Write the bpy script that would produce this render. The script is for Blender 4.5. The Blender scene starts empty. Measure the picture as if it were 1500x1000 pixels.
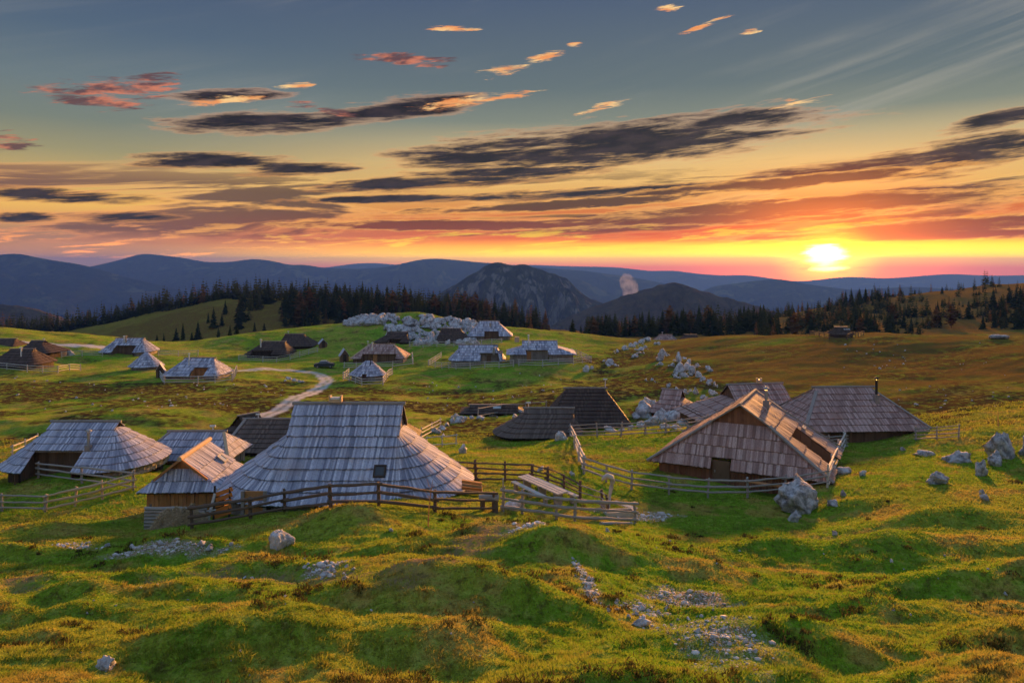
import bpy, math, random
import numpy as np
from mathutils import Vector, Matrix

random.seed(7)
scene = bpy.context.scene
C = scene.collection
R = math.radians
F = 1100.0            # focal length in photograph pixels
HZ = 385.0            # row of the true horizon in the photograph

# ------------------------------------------------------------------ camera
cam_data = bpy.data.cameras.new('camera')
cam = bpy.data.objects.new('camera', cam_data)
C.objects.link(cam)
cam.location = (0, 0, 0)
cam.rotation_euler = (R(90), 0, 0)
cam_data.sensor_width = 36.0
cam_data.lens = F / 1500.0 * 36.0
cam_data.shift_y = -(500.0 - HZ) / 1500.0
cam_data.clip_start = 0.1
cam_data.clip_end = 150000.0
scene.camera = cam

# ------------------------------------------------------------------ render settings / exposure
scene.render.engine = 'CYCLES'
cy = scene.cycles
cy.use_denoising = True
cy.use_adaptive_sampling = True
cy.adaptive_threshold = 0.03
cy.max_bounces = 4
cy.diffuse_bounces = 2
cy.use_light_tree = False
cy.glossy_bounces = 2
cy.transmission_bounces = 3
cy.transparent_max_bounces = 6
cy.volume_bounces = 0
cy.sample_clamp_indirect = 6.0
scene.view_settings.view_transform = 'Standard'
scene.view_settings.look = 'None'
scene.view_settings.exposure = 1.1
scene.view_settings.gamma = 1.0
scene.view_settings.use_curve_mapping = False

# ------------------------------------------------------------------ node helpers
class NB:
    def __init__(self, nt):
        self.nt = nt
    def n(self, t, **kw):
        nd = self.nt.nodes.new(t)
        for k, v in kw.items():
            setattr(nd, k, v)
        return nd
    def put(self, sock, v):
        if hasattr(v, 'is_output'):
            self.nt.links.new(v, sock)
        else:
            sock.default_value = v
    def m(self, op, a, b=None, c=None, clamp=False):
        nd = self.n('ShaderNodeMath', operation=op)
        nd.use_clamp = clamp
        self.put(nd.inputs[0], a)
        if b is not None: self.put(nd.inputs[1], b)
        if c is not None: self.put(nd.inputs[2], c)
        return nd.outputs[0]
    def rng(self, v, a, b, c=0.0, d=1.0, mode='SMOOTHSTEP'):
        nd = self.n('ShaderNodeMapRange', interpolation_type=mode)
        self.put(nd.inputs[0], v)
        for i, x in enumerate((a, b, c, d)):
            self.put(nd.inputs[i + 1], x)
        return nd.outputs[0]
    def mix(self, f, a, b, blend='MIX'):
        nd = self.n('ShaderNodeMix', data_type='RGBA', blend_type=blend)
        nd.clamp_factor = True
        self.put(nd.inputs[0], f)
        self.put(nd.inputs[6], col4(a)); self.put(nd.inputs[7], col4(b))
        return nd.outputs[2]
    def noise(self, vec, scale, detail=3.0, rough=0.55, lac=2.0, dist=0.0, dim='3D'):
        nd = self.n('ShaderNodeTexNoise', noise_dimensions=dim)
        if vec is not None: self.put(nd.inputs['Vector'], vec)
        nd.inputs['Scale'].default_value = scale
        nd.inputs['Detail'].default_value = detail
        nd.inputs['Roughness'].default_value = rough
        nd.inputs['Lacunarity'].default_value = lac
        nd.inputs['Distortion'].default_value = dist
        return nd.outputs['Fac']
    def ramp(self, fac, stops, interp='LINEAR'):
        nd = self.n('ShaderNodeValToRGB')
        cr = nd.color_ramp; cr.interpolation = interp
        while len(cr.elements) < len(stops): cr.elements.new(0.5)
        for e, (p, c) in zip(cr.elements, stops):
            e.position = p; e.color = col4(c)
        self.put(nd.inputs[0], fac)
        return nd.outputs[0]
    def xyz(self, x, y, z):
        nd = self.n('ShaderNodeCombineXYZ')
        self.put(nd.inputs[0], x); self.put(nd.inputs[1], y); self.put(nd.inputs[2], z)
        return nd.outputs[0]
    def scale(self, v, s):
        nd = self.n('ShaderNodeVectorMath', operation='MULTIPLY')
        self.put(nd.inputs[0], v); nd.inputs[1].default_value = s
        return nd.outputs[0]

def col4(c):
    if hasattr(c, 'is_output'): return c
    return tuple(c) + (1.0,) if len(c) == 3 else tuple(c)
def s2l(r, g, b):
    def f(v):
        v /= 255.0
        return v / 12.92 if v <= 0.04045 else ((v + 0.055) / 1.055) ** 2.4
    return (f(r), f(g), f(b))

# ------------------------------------------------------------------ sun and sky
SUN_AZ = math.atan((1212 - 750) / F)          # seen in the photograph, right of centre
SUN_EL = R(8.5)
DISC_EL = math.atan((HZ - 377) / F)
sun_data = bpy.data.lights.new('sun', 'SUN')
sun_data.energy = 5.0
sun_data.angle = R(4)
sun_data.color = (1.0, 0.42, 0.10)
sun = bpy.data.objects.new('sun', sun_data)
C.objects.link(sun)
sdir = Vector((math.sin(SUN_AZ) * math.cos(SUN_EL), math.cos(SUN_AZ) * math.cos(SUN_EL), math.sin(SUN_EL)))
sun.rotation_euler = (-sdir).to_track_quat('-Z', 'Y').to_euler()

world = bpy.data.worlds.new('World')
scene.world = world
world.use_nodes = True
wt = world.node_tree
for nd in list(wt.nodes): wt.nodes.remove(nd)
W = NB(wt)

def build_sky():
    tc = W.n('ShaderNodeTexCoord').outputs['Generated']
    sp = W.n('ShaderNodeSeparateXYZ'); W.put(sp.inputs[0], tc)
    x, y, z = sp.outputs
    az = W.m('ARCTAN2', x, y)
    el = W.m('ARCSINE', z)
    eld = W.m('MULTIPLY', el, 180 / math.pi)
    azd = W.m('MULTIPLY', az, 180 / math.pi)
    # clear-sky gradients by elevation: left of the sun, around the sun, and opposite
    def pos(e): return min(1.0, max(0.0, (e + 5.0) / 50.0))
    fac = W.m('DIVIDE', W.m('ADD', eld, 5.0), 50.0, clamp=True)
    zen = [(pos(30), s2l(96, 116, 144)), (1.0, s2l(132, 155, 186))]  # zenith, and back below, raised above the framed sky to light ground and roofs
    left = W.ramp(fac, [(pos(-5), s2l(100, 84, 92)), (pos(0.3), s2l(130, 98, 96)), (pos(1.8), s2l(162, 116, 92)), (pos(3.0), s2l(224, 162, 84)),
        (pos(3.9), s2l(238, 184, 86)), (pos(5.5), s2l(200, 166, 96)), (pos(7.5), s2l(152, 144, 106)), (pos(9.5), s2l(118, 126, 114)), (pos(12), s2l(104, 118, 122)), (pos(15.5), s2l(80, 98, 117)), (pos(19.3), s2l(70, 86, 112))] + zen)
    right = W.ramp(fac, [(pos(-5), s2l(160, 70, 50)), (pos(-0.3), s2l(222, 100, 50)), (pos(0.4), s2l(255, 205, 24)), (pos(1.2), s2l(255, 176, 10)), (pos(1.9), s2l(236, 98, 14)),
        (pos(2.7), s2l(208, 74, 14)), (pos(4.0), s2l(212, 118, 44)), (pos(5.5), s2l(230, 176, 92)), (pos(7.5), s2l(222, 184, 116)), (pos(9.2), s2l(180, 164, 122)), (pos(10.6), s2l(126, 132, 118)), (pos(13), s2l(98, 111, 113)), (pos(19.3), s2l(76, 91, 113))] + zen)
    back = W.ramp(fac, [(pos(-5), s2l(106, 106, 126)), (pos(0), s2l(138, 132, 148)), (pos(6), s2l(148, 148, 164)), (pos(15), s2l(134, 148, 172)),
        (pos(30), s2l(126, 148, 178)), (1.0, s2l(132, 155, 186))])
    cosd = W.m('COSINE', W.m('SUBTRACT', az, SUN_AZ))
    sky = W.mix(W.rng(cosd, -0.6, 0.45), back, left)
    sky = W.mix(W.rng(cosd, 0.62, 0.985), sky, right)
    # ---- noise fields in direction space (streaks lie along the horizon and lean up to the right)
    def field(sa, se, lean, scale, detail, rough=0.6, off=0.0, dist=0.0):
        e2 = W.m('SUBTRACT', eld, W.m('MULTIPLY', azd, lean))
        v = W.xyz(W.m('MULTIPLY_ADD', azd, sa, off * 7.3), W.m('MULTIPLY_ADD', e2, se, off * 3.1), 0.0)
        return W.noise(v, scale, detail, rough, dist=dist, dim='2D')
    n_fine = field(0.10, 1.0, 0.07, 1.6, 7.0, 0.68, 3.0, 0.2)
    n_mid = field(0.055, 0.62, 0.05, 1.0, 6.0, 0.6, 9.0, 0.35)
    n_wide = field(0.03, 0.12, 0.18, 1.0, 5.0, 0.55, 5.0)
    # high veil of cirrus
    veil = W.m('MULTIPLY', W.rng(n_wide, 0.42, 0.75), W.rng(eld, 5.0, 11.0))
    n_cir = field(0.02, 0.5, 0.27, 1.2, 5.0, 0.6, 14.0)
    veil = W.m('MULTIPLY', W.m('MULTIPLY', veil, W.rng(n_cir, 0.40, 0.72)), W.rng(cosd, 0.55, 0.95, 0.25, 1.0))
    sky = W.mix(W.m('MULTIPLY', veil, 0.36), sky, s2l(180, 172, 156))
    # long low bands of cloud
    low = W.m('MULTIPLY', W.rng(eld, 0.9, 2.4), W.rng(eld, 8.2, 5.0))
    band = W.m('MULTIPLY', W.rng(n_mid, 0.50, 0.61), low)
    warm_low = W.mix(W.rng(eld, 1.0, 4.5), s2l(136, 46, 12), s2l(56, 36, 32))
    warm_low = W.mix(W.rng(cosd, 0.55, 0.9), s2l(104, 74, 66), warm_low)
    edge = W.mix(W.rng(eld, 1.5, 5.5), s2l(255, 140, 60), s2l(250, 196, 110))
    edge = W.mix(W.rng(cosd, 0.45, 0.85), s2l(236, 150, 92), edge)
    sky = W.mix(W.m('MULTIPLY', W.rng(n_mid, 0.45, 0.52), W.m('MULTIPLY', low, 0.55)), sky, edge)
    sky = W.mix(W.m('MULTIPLY', band, 0.88), sky, warm_low)
    # thin bright streaks close to the horizon
    stk = W.m('MULTIPLY', W.rng(n_fine, 0.53, 0.66), W.m('MULTIPLY', W.rng(eld, 0.0, 0.8), W.rng(eld, 4.0, 2.0)))
    sky = W.mix(W.m('MULTIPLY', stk, 0.8), sky, W.mix(W.rng(cosd, 0.6, 0.95), s2l(250, 160, 90), s2l(255, 205, 40)))
    # ---- the single clouds of the photograph: centre, half length, half height (photo px), lean, kind
    def P(px, py):
        t = (px - 750) / F
        return math.degrees(math.atan(t)), math.degrees(math.atan((HZ - py) / F / math.sqrt(1 + t * t)))
    warp = W.m('SUBTRACT', n_fine, 0.5)
    warp2 = W.m('SUBTRACT', n_mid, 0.5)
    n_rag = field(0.26, 2.3, 0.10, 1.5, 5.0, 0.68, 33.0, 0.35)
    wsum = W.m('ADD', W.m('MULTIPLY_ADD', warp, 2.9, W.m('MULTIPLY', warp2, 1.6)), W.m('MULTIPLY_ADD', n_rag, 1.25, -0.62))
    wgold = W.m('ADD', W.m('MULTIPLY', warp, 3.0), W.m('MULTIPLY_ADD', n_rag, 4.6, -2.1))
    def patch(px, py, hx, hy, lean, ws=None):
        a0, e0 = P(px, py)
        A = hx / F * 57.3 / (1 + ((px - 750) / F) ** 2); B = hy / F * 57.3
        da = W.m('MULTIPLY_ADD', azd, 1 / A, -a0 / A)
        de = W.m('MULTIPLY_ADD', eld, 1 / B, -e0 / B)
        de = W.m('MULTIPLY_ADD', da, -lean * A / B, de)
        q = W.m('MULTIPLY_ADD', da, da, W.m('MULTIPLY', de, de))
        return W.m('ADD', q, ws or wsum)
    def union(lst, ws=None):
        cur = None
        for p in lst:
            q = patch(*p, ws=ws)
            cur = q if cur is None else W.m('SMOOTH_MIN', cur, q, 0.25)
        return cur
    dark = union([(400, 178, 170, 15, 0.10), (600, 158, 130, 16, 0.16), (890, 212, 290, 32, 0.06), (1040, 186, 120, 15, 0.20),
                  (680, 228, 120, 15, 0.0), (1410, 226, 185, 21, 0.11), (1455, 176, 85, 10, 0.14), (310, 236, 120, 11, 0.05),
                  (440, 249, 85, 9, 0.08), (95, 286, 130, 9, 0.0), (185, 318, 85, 9, 0.03), (30, 318, 60, 7, 0.0), (640, 268, 200, 11, 0.06), (330, 140, 90, 9, 0.10), (760, 252, 150, 9, 0.03), (880, 282, 230, 8, 0.04), (1210, 248, 130, 8, 0.06), (560, 292, 150, 6, 0.03), (1330, 282, 200, 7, 0.05)])
    n_sh = field(0.30, 1.1, 0.10, 1.3, 4.0, 0.6, 21.0)
    core = W.mix(W.rng(n_sh, 0.35, 0.7), s2l(20, 18, 24), s2l(52, 42, 44))
    lit = W.mix(W.rng(eld, 4, 11), s2l(240, 160, 80), s2l(226, 160, 112))
    sky = W.mix(W.m('MULTIPLY', W.rng(dark, 1.4, 0.95), 0.34), sky, lit)
    sky = W.mix(W.m('MULTIPLY', W.rng(dark, 1.22, 0.15), 0.98), sky, core)
    red = union([(150, 138, 90, 20, 0.10), (225, 122, 50, 14, 0.1), (595, 87, 70, 10, -0.05), (15, 210, 40, 13, 0.0), (470, 160, 45, 7, -0.1)], wgold)
    sky = W.mix(W.m('MULTIPLY', W.rng(red, 1.25, 0.2), 0.9), sky, W.mix(W.rng(n_sh, 0.38, 0.66), s2l(96, 62, 62), s2l(206, 120, 88)))
    gold = union([(740, 104, 40, 8, 0.16), (798, 84, 32, 6, 0.20), (1168, 151, 44, 6, 0.10), (880, 157, 36, 5, 0.22), (980, 12, 18, 6, 0.0),
                  (1030, 38, 36, 4, 0.28), (1100, 48, 16, 4, 0.12), (665, 42, 40, 4, 0.0), (690, 148, 80, 8, 0.14), (320, 148, 60, 6, 0.16), (430, 126, 30, 5, 0.1), (843, 66, 12, 4, 0)], wgold)
    sky = W.mix(W.m('MULTIPLY', W.rng(gold, 1.2, 0.2), 0.92), sky, W.mix(W.rng(n_sh, 0.35, 0.65), s2l(238, 150, 84), s2l(252, 206, 138)))
    brown = union([(1180, 302, 330, 13, 0.03), (1000, 322, 330, 9, 0.02), (1390, 330, 240, 11, 0.04), (820, 300, 220, 8, 0.05), (700, 330, 260, 8, 0.0), (1150, 268, 260, 8, 0.06), (1300, 346, 280, 7, 0.0)])
    bcol = W.mix(W.rng(eld, 1.4, 4.6), s2l(138, 36, 4), s2l(54, 28, 22))
    sky = W.mix(W.m('MULTIPLY', W.rng(brown, 1.25, 0.95), 0.6), sky, s2l(250, 176, 84))
    sky = W.mix(W.m('MULTIPLY', W.rng(brown, 1.05, 0.3), 0.9), sky, bcol)
    ribbon = W.m('MULTIPLY', W.m('MULTIPLY', W.rng(eld, 0.2, 0.7), W.rng(eld, 1.75, 1.15)), W.m('MULTIPLY', W.rng(cosd, 0.84, 0.99), W.rng(n_mid, 0.36, 0.52)))
    sky = W.mix(W.m('MULTIPLY', ribbon, 0.9), sky, s2l(255, 214, 30))
    # ---- the sun's disc and the glow round it
    ex = W.m('MULTIPLY_ADD', azd, 0.62, -0.62 * math.degrees(SUN_AZ)); ey = W.m('ADD', eld, -math.degrees(DISC_EL))
    ang = W.m('SQRT', W.m('MULTIPLY_ADD', ex, ex, W.m('MULTIPLY', ey, ey)))
    g1 = W.m('POWER', W.rng(ang, 0.0, 11.0, 1.0, 0.0, 'LINEAR'), 3.4)
    sky = W.mix(1.0, sky, W.mix(g1, (0, 0, 0), (2.5, 0.46, 0.0)), 'ADD')
    g3 = W.m('MULTIPLY', W.rng(ang, 2.6, 0.2), W.rng(n_rag, 0.2, 0.55, 0.45, 1.0))
    sky = W.mix(1.0, sky, W.mix(g3, (0, 0, 0), (1.6, 0.9, 0.02)), 'ADD')
    g2 = W.rng(W.m('ADD', ang, W.m('MULTIPLY', warp, 1.6)), 1.05, 0.1)
    sky = W.mix(1.0, sky, W.mix(g2, (0, 0, 0), (9.0, 8.0, 5.0)), 'ADD')
    # the sky close to the horizon is brighter; the haze in front of it takes that back
    boost = W.m('MULTIPLY_ADD', W.rng(eld, 2.2, 0.1), 2.0, 1.0)
    sky = W.mix(1.0, sky, W.xyz(boost, W.m('MULTIPLY_ADD', W.rng(eld, 2.2, 0.1), 1.4, 1.0), 1.0), 'MULTIPLY')
    # below the horizon: dark land
    sky = W.mix(W.rng(eld, -1.5, -4.0), sky, s2l(70, 62, 66))
    # a share of the physical sky on top
    ns = W.n('ShaderNodeTexSky', sky_type='NISHITA')
    ns.sun_disc = False
    ns.sun_elevation = SUN_EL
    ns.sun_rotation = SUN_AZ
    ns.altitude = 1600
    ns.air_density = 1.0; ns.dust_density = 1.0; ns.ozone_density = 1.5
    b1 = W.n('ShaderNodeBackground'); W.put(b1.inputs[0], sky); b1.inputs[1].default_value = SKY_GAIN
    b2 = W.n('ShaderNodeBackground'); W.put(b2.inputs[0], ns.outputs[0]); b2.inputs[1].default_value = NISHITA_GAIN
    ad = W.n('ShaderNodeAddShader'); W.put(ad.inputs[0], b1.outputs[0]); W.put(ad.inputs[1], b2.outputs[0])
    out = W.n('ShaderNodeOutputWorld'); W.put(out.inputs[0], ad.outputs[0])
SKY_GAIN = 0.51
NISHITA_GAIN = 0.0008
build_sky()
world.cycles.sampling_method = 'MANUAL'
world.cycles.sample_map_resolution = 512

# ------------------------------------------------------------------ numeric noise
_rng = np.random.default_rng(5)
PERM = np.tile(_rng.permutation(512), 3).astype(np.int32)
_ga = np.arange(512) * (2 * math.pi / 512); GC = np.cos(_ga).astype(np.float32); GS = np.sin(_ga).astype(np.float32)
def gnoise(x, y, seed=0):
    ix = np.floor(x); iy = np.floor(y); fx = x - ix; fy = y - iy
    ix = (ix.astype(np.int32) + seed * 37) & 511; iy = (iy.astype(np.int32) + seed * 91) & 511
    u = fx * fx * fx * (fx * (fx * 6 - 15) + 10); v = fy * fy * fy * (fy * (fy * 6 - 15) + 10)
    p0 = PERM[ix] + iy; p1 = PERM[ix + 1] + iy
    def g(p, dx, dy):
        return GC[p] * (fx - dx) + GS[p] * (fy - dy)
    a = g(PERM[p0], 0, 0); a += (g(PERM[p1], 1, 0) - a) * u
    b = g(PERM[p0 + 1], 0, 1); b += (g(PERM[p1 + 1], 1, 1) - b) * u
    return (a + (b - a) * v) * 1.5
def fbm(x, y, seed=0, octv=4, gain=0.5):
    t = np.zeros_like(x); a = 1.0
    for i in range(octv):
        t = t + a * gnoise(x * 2 ** i, y * 2 ** i, seed + i * 17); a *= gain
    return t
def sstep(a, b, x):
    t = np.clip((x - a) / (b - a), 0, 1)
    return t * t * (3 - 2 * t)

def at(px, py, Y):
    return ((px - 750.0) / F * Y, Y, (HZ - py) / F * Y)

# ------------------------------------------------------------------ huts: what the photograph shows (photo px), depth in metres
# x0,x1 eave ends; r0,r1 ridge ends; ry ridge row; ey front eave row; by ground row at front wall; Y depth; W half depth
HUTS = dict(
 main=dict(x0=334, x1=686, r0=436, r1=587, ry=592, ey=736, by=752, Y=42, W=4.3),
 left=dict(x0=22, x1=238, r0=80, r1=172, ry=618, ey=691, by=703, Y=54, W=3.9),
 blue=dict(x0=224, x1=352, r0=250, r1=328, ry=632, ey=674, by=682, Y=60, W=2.6),
 brown=dict(x0=342, x1=470, r0=360, r1=452, ry=614, ey=662, by=670, Y=68, W=3.0),
 gableback=dict(x0=332, x1=392, r0=350, r1=378, ry=607, ey=642, by=652, Y=80, W=2.4),
 behind=dict(x0=540, x1=613, r0=555, r1=592, ry=616, ey=648, by=655, Y=62, W=2.2),
 darkfront=dict(x0=724, x1=852, r0=770, r1=838, ry=598, ey=641, by=646, Y=74, W=3.0),
 darkback=dict(x0=800, x1=918, r0=829, r1=886, ry=569, ey=623, by=630, Y=82, W=3.6),
 lowdark=dict(x0=676, x1=768, r0=690, r1=757, ry=593, ey=606, by=611, Y=92, W=2.0),
 rightback=dict(x0=1005, x1=1185, r0=1066, r1=1147, ry=563, ey=616, by=626, Y=75, W=3.8),
 smallroof=dict(x0=955, x1=1020, r0=972, r1=998, ry=571, ey=606, by=612, Y=86, W=2.6),
 right=dict(x0=1148, x1=1328, r0=1192, r1=1278, ry=572, ey=635, by=648, Y=70, W=4.2),
 m1=dict(x0=659, x1=740, r0=673, r1=728, ry=505, ey=528, by=536, Y=150, W=4.2),
 m2=dict(x0=744, x1=840, r0=766, r1=815, ry=499, ey=519, by=530, Y=146, W=4.2),
 m3=dict(x0=686, x1=750, r0=702, r1=731, ry=470, ey=492, by=498, Y=190, W=4.2),
 m4=dict(x0=640, x1=690, r0=646, r1=675, ry=481, ey=500, by=503, Y=186, W=3.6),
 m5=dict(x0=551, x1=602, r0=568, r1=597, ry=486, ey=501, by=504, Y=186, W=3.6),
 m6=dict(x0=520, x1=597, r0=541, r1=577, ry=504, ey=525, by=533, Y=160, W=4.2),
 cone=dict(x0=512, x1=566, r0=536, r1=545, ry=528, ey=551, by=559, Y=130, W=2.7),
 m8=dict(x0=366, x1=428, r0=385, r1=418, ry=500, ey=519, by=526, Y=172, W=4.0),
 m9=dict(x0=412, x1=463, r0=418, r1=446, ry=489, ey=507, by=512, Y=184, W=3.8),
 n1=dict(x0=152, x1=228, r0=171, r1=211, ry=495, ey=516, by=521, Y=166, W=4.2),
 n2=dict(x0=191, x1=238, r0=212, r1=217, ry=516, ey=538, by=543, Y=138, W=2.8),
 n3=dict(x0=248, x1=332, r0=271, r1=315, ry=524, ey=551, by=556, Y=130, W=4.0),
 o1=dict(x0=-30, x1=34, r0=-12, r1=24, ry=496, ey=512, by=517, Y=160, W=3.6),
 o2=dict(x0=34, x1=90, r0=46, r1=66, ry=499, ey=517, by=521, Y=155, W=3.6),
 o3=dict(x0=-6, x1=70, r0=16, r1=50, ry=511, ey=535, by=539, Y=138, W=4.2),
 p1=dict(x0=957, x1=993, r0=966, r1=984, ry=490, ey=502, by=505, Y=225, W=3.4),
 p2=dict(x0=996, x1=1028, r0=1003, r1=1020, ry=490, ey=501, by=504, Y=225, W=3.2),
 q1=dict(x0=1216, x1=1246, r0=1224, r1=1239, ry=479, ey=490, by=494, Y=140, W=2.2),
)
for k, h in HUTS.items():
    Y = h['Y']; Yf = Y - h['W']
    h['L'] = (h['x1'] - h['x0']) / 2 / F * Y
    h['cx'] = ((h['x0'] + h['x1']) / 2 - 750) / F * Y
    h['l'] = (h['r1'] - h['r0']) / 2 / F * Y
    h['rs'] = ((h['r0'] + h['r1']) / 2 - (h['x0'] + h['x1']) / 2) / F * Y
    h['zg'] = -(h['by'] - HZ) / F * Yf
    h['ev'] = -(h['ey'] - HZ) / F * Yf - h['zg']
    h['rh'] = -(h['ry'] - HZ) / F * Y - h['zg']
# turned huts, given in metres
HUTS['gable'] = dict(cx=(1096 - 750) / F * 53.0, Y=53.0, zg=-14.75, L=4.7, W=5.6, l=3.0, ev=0.95, rh=4.85, rs=0.0, rot=90 - 27)
HUTS['shed'] = dict(cx=(287 - 750) / F * 42.2, Y=42.2, zg=-13.9, L=2.5, W=2.05, l=1.95, ev=1.80, rh=3.40, rs=0.0, rot=90 + 3)

# ------------------------------------------------------------------ terrain height
CTRL = [(0, 0, -1.75), (-9, -11, -1.4), (9, -11, -1.4), (0, -12, -1.3), (-11, 3, -3.2), (11, 3, -3.0), (0, 3, -3.0), (0, 6.5, -4.5), (-7, 7, -4.9), (7, 7, -4.9)]
for px, py, Y in [
  (-250, 1000, 13), (0, 1000, 12.5), (375, 1000, 12), (750, 1000, 12), (1125, 1000, 12.5), (1500, 1000, 13), (1750, 1000, 13.5),
  (-250, 900, 19), (0, 900, 18.5), (400, 900, 17.5), (800, 905, 17.5), (1150, 900, 19.5), (1500, 900, 20), (1750, 900, 20),
  (0, 850, 24.5), (300, 850, 23.5), (600, 850, 21), (900, 850, 22.5), (1200, 850, 26), (1500, 850, 25),
  (-300, 800, 32), (0, 800, 32), (200, 800, 31), (400, 805, 28), (600, 800, 27), (800, 800, 27.5), (1000, 800, 31.5), (1200, 800, 33), (1450, 800, 31), (1800, 800, 31),
  (90, 770, 38), (250, 775, 35), (440, 768, 31.5), (620, 768, 31.5), (860, 775, 33.5), (800, 768, 36),
  (570, 739, 33.5), (490, 741, 34), (640, 750, 34.5), (420, 749, 35), (367, 758, 34.5), (283, 772, 34.2), (725, 747, 37),
  (930, 763, 39.5), (1000, 770, 38), (1200, 752, 41), (1330, 740, 39), (1480, 720, 41), (1350, 800, 32),
  (980, 722, 45.5), (1095, 727, 45), (1180, 716, 46), (1240, 690, 51), (1330, 690, 49), (1440, 690, 48), (1480, 655, 55), (1380, 665, 56),
  (780, 705, 45), (850, 732, 41.5), (697, 702, 45), (760, 680, 51), (700, 662, 58), (855, 693, 48), (835, 640, 65), (920, 637, 65), (1030, 629, 67), (760, 655, 66), (900, 665, 56),
  (67, 748, 44), (195, 716, 46.5), (0, 748, 44), (-200, 740, 45), (120, 705, 49.5), (0, 690, 58), (-200, 680, 60), (0, 650, 72), (-250, 640, 74),
  (640, 645, 72), (620, 625, 80), (560, 640, 74),
  (0, 610, 86), (150, 600, 88), (300, 600, 88), (450, 600, 90), (600, 600, 91), (720, 610, 88), (780, 585, 98), (930, 615, 84), (930, 590, 94),
  (-300, 600, 88), (100, 565, 119), (300, 568, 119), (420, 570, 117), (600, 565, 122), (720, 560, 127), (850, 555, 125), (950, 560, 108), (1010, 555, 108), (900, 530, 145),
  (-300, 550, 130), (1060, 600, 85), (1100, 560, 101), (1100, 525, 128), (1080, 495, 160), (1180, 489, 152), (1250, 492, 143), (1300, 560, 94), (1300, 520, 119), (1330, 488, 145), (1420, 490, 138), (1500, 490, 132),
  (1400, 640, 60), (1400, 600, 73), (1500, 600, 69), (1500, 550, 88), (1800, 560, 82), (1800, 500, 115),
  (450, 518, 168), (330, 520, 168), (100, 530, 152), (640, 520, 165), (870, 520, 160), (940, 508, 178),
  (-250, 472, 195), (0, 479, 190), (100, 488, 186), (190, 501, 180), (270, 503, 190), (350, 491, 196), (450, 481, 202), (520, 476, 206), (600, 472, 210), (690, 478, 212), (780, 482, 222), (860, 489, 214), (920, 497, 205), (1010, 497, 215),
  ]:
    CTRL.append(at(px, py, Y))
# beyond the first crests: hollow, wooded hills, then down to the valley
for px, Y, z in [(-300, 250, -27), (0, 250, -28), (200, 245, -28), (400, 250, -27), (600, 255, -25), (780, 262, -26), (900, 245, -25), (1100, 220, -22), (1250, 195, -21), (1400, 190, -20), (1550, 180, -19), (1850, 180, -19)]:
    CTRL.append(((px - 750) / F * Y, Y, z))
for px, py, Y in [(-300, 495, 420), (0, 490, 420), (100, 487, 420), (200, 466, 420), (300, 443, 425), (350, 440, 425), (420, 441, 425), (500, 447, 425), (600, 452, 420), (700, 462, 410), (790, 482, 390),
  (250, 492, 320), (330, 466, 350), (420, 480, 320), (560, 478, 320), (200, 498, 320),
  (880, 489, 310), (980, 487, 310), (1080, 477, 330), (1180, 460, 360), (1260, 446, 385), (1340, 436, 400), (1420, 428, 410), (1500, 420, 420), (1800, 410, 420),
  (1180, 480, 280), (1300, 468, 290), (1400, 460, 290), (1500, 452, 290)]:
    CTRL.append(at(px, py, Y))
for px in (-400, 0, 375, 750, 1125, 1500, 1900):
    CTRL.append(((px - 750) / F * 620, 620, -92)); CTRL.append(((px - 750) / F * 950, 950, -230))
for k, h in HUTS.items():
    if k in ('o1', 'behind'): continue
    CTRL.append((h['cx'], h['Y'], h['zg'])); CTRL.append((h['cx'], h['Y'] - h['W'] - 0.3, h['zg']))
CT = np.array(CTRL, float)
def _uv(x, y):
    return x / (y + 25.0) * 1.4, np.log(y + 25.0)
def _tps_fit():
    u, v = _uv(CT[:, 0], CT[:, 1])
    n = len(u)
    d2 = (u[:, None] - u[None, :]) ** 2 + (v[:, None] - v[None, :]) ** 2
    K = 0.5 * d2 * np.log(d2 + 1e-9)
    K += np.eye(n) * 2.5e-4
    Pm = np.stack([np.ones(n), u, v], 1)
    A = np.zeros((n + 3, n + 3)); A[:n, :n] = K; A[:n, n:] = Pm; A[n:, :n] = Pm.T
    return np.linalg.solve(A, np.concatenate([CT[:, 2], np.zeros(3)])), u, v
TW, TU, TV = _tps_fit()
def _tps_exact(u, v):
    out = np.empty_like(u)
    for s in range(0, len(u), 20000):
        uu = u[s:s + 20000]; vv = v[s:s + 20000]
        d2 = (uu[:, None] - TU[None, :]) ** 2 + (vv[:, None] - TV[None, :]) ** 2
        out[s:s + 20000] = (0.5 * d2 * np.log(d2 + 1e-9)) @ TW[:-3] + TW[-3] + TW[-2] * uu + TW[-1] * vv
    return out
# the smooth surface is tabulated once and read back with cubic interpolation
NU, NV = 150, 230
U0, U1, V0, V1 = -1.45, 1.45, math.log(11.0), math.log(1010.0)
_tu, _tv = np.meshgrid(np.linspace(U0, U1, NU), np.linspace(V0, V1, NV), indexing='ij')
TAB = _tps_exact(_tu.ravel(), _tv.ravel()).reshape(NU, NV)
def _tps(x, y):
    u, v = _uv(x, y)
    fu = np.clip((u - U0) / (U1 - U0) * (NU - 1), 1, NU - 2.001); fv = np.clip((v - V0) / (V1 - V0) * (NV - 1), 1, NV - 2.001)
    iu = np.minimum(fu.astype(int), NU - 3); iv = np.minimum(fv.astype(int), NV - 3); a = fu - iu; b = fv - iv
    def w(t): return (-0.5 * t + t * t - 0.5 * t ** 3, 1 - 2.5 * t * t + 1.5 * t ** 3, 0.5 * t + 2 * t * t - 1.5 * t ** 3, -0.5 * t * t + 0.5 * t ** 3)
    wa = w(a); wb = w(b); out = np.zeros_like(u)
    for i in range(4):
        for j in range(4):
            out += wa[i] * wb[j] * TAB[iu + i - 1, iv + j - 1]
    return out
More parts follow.
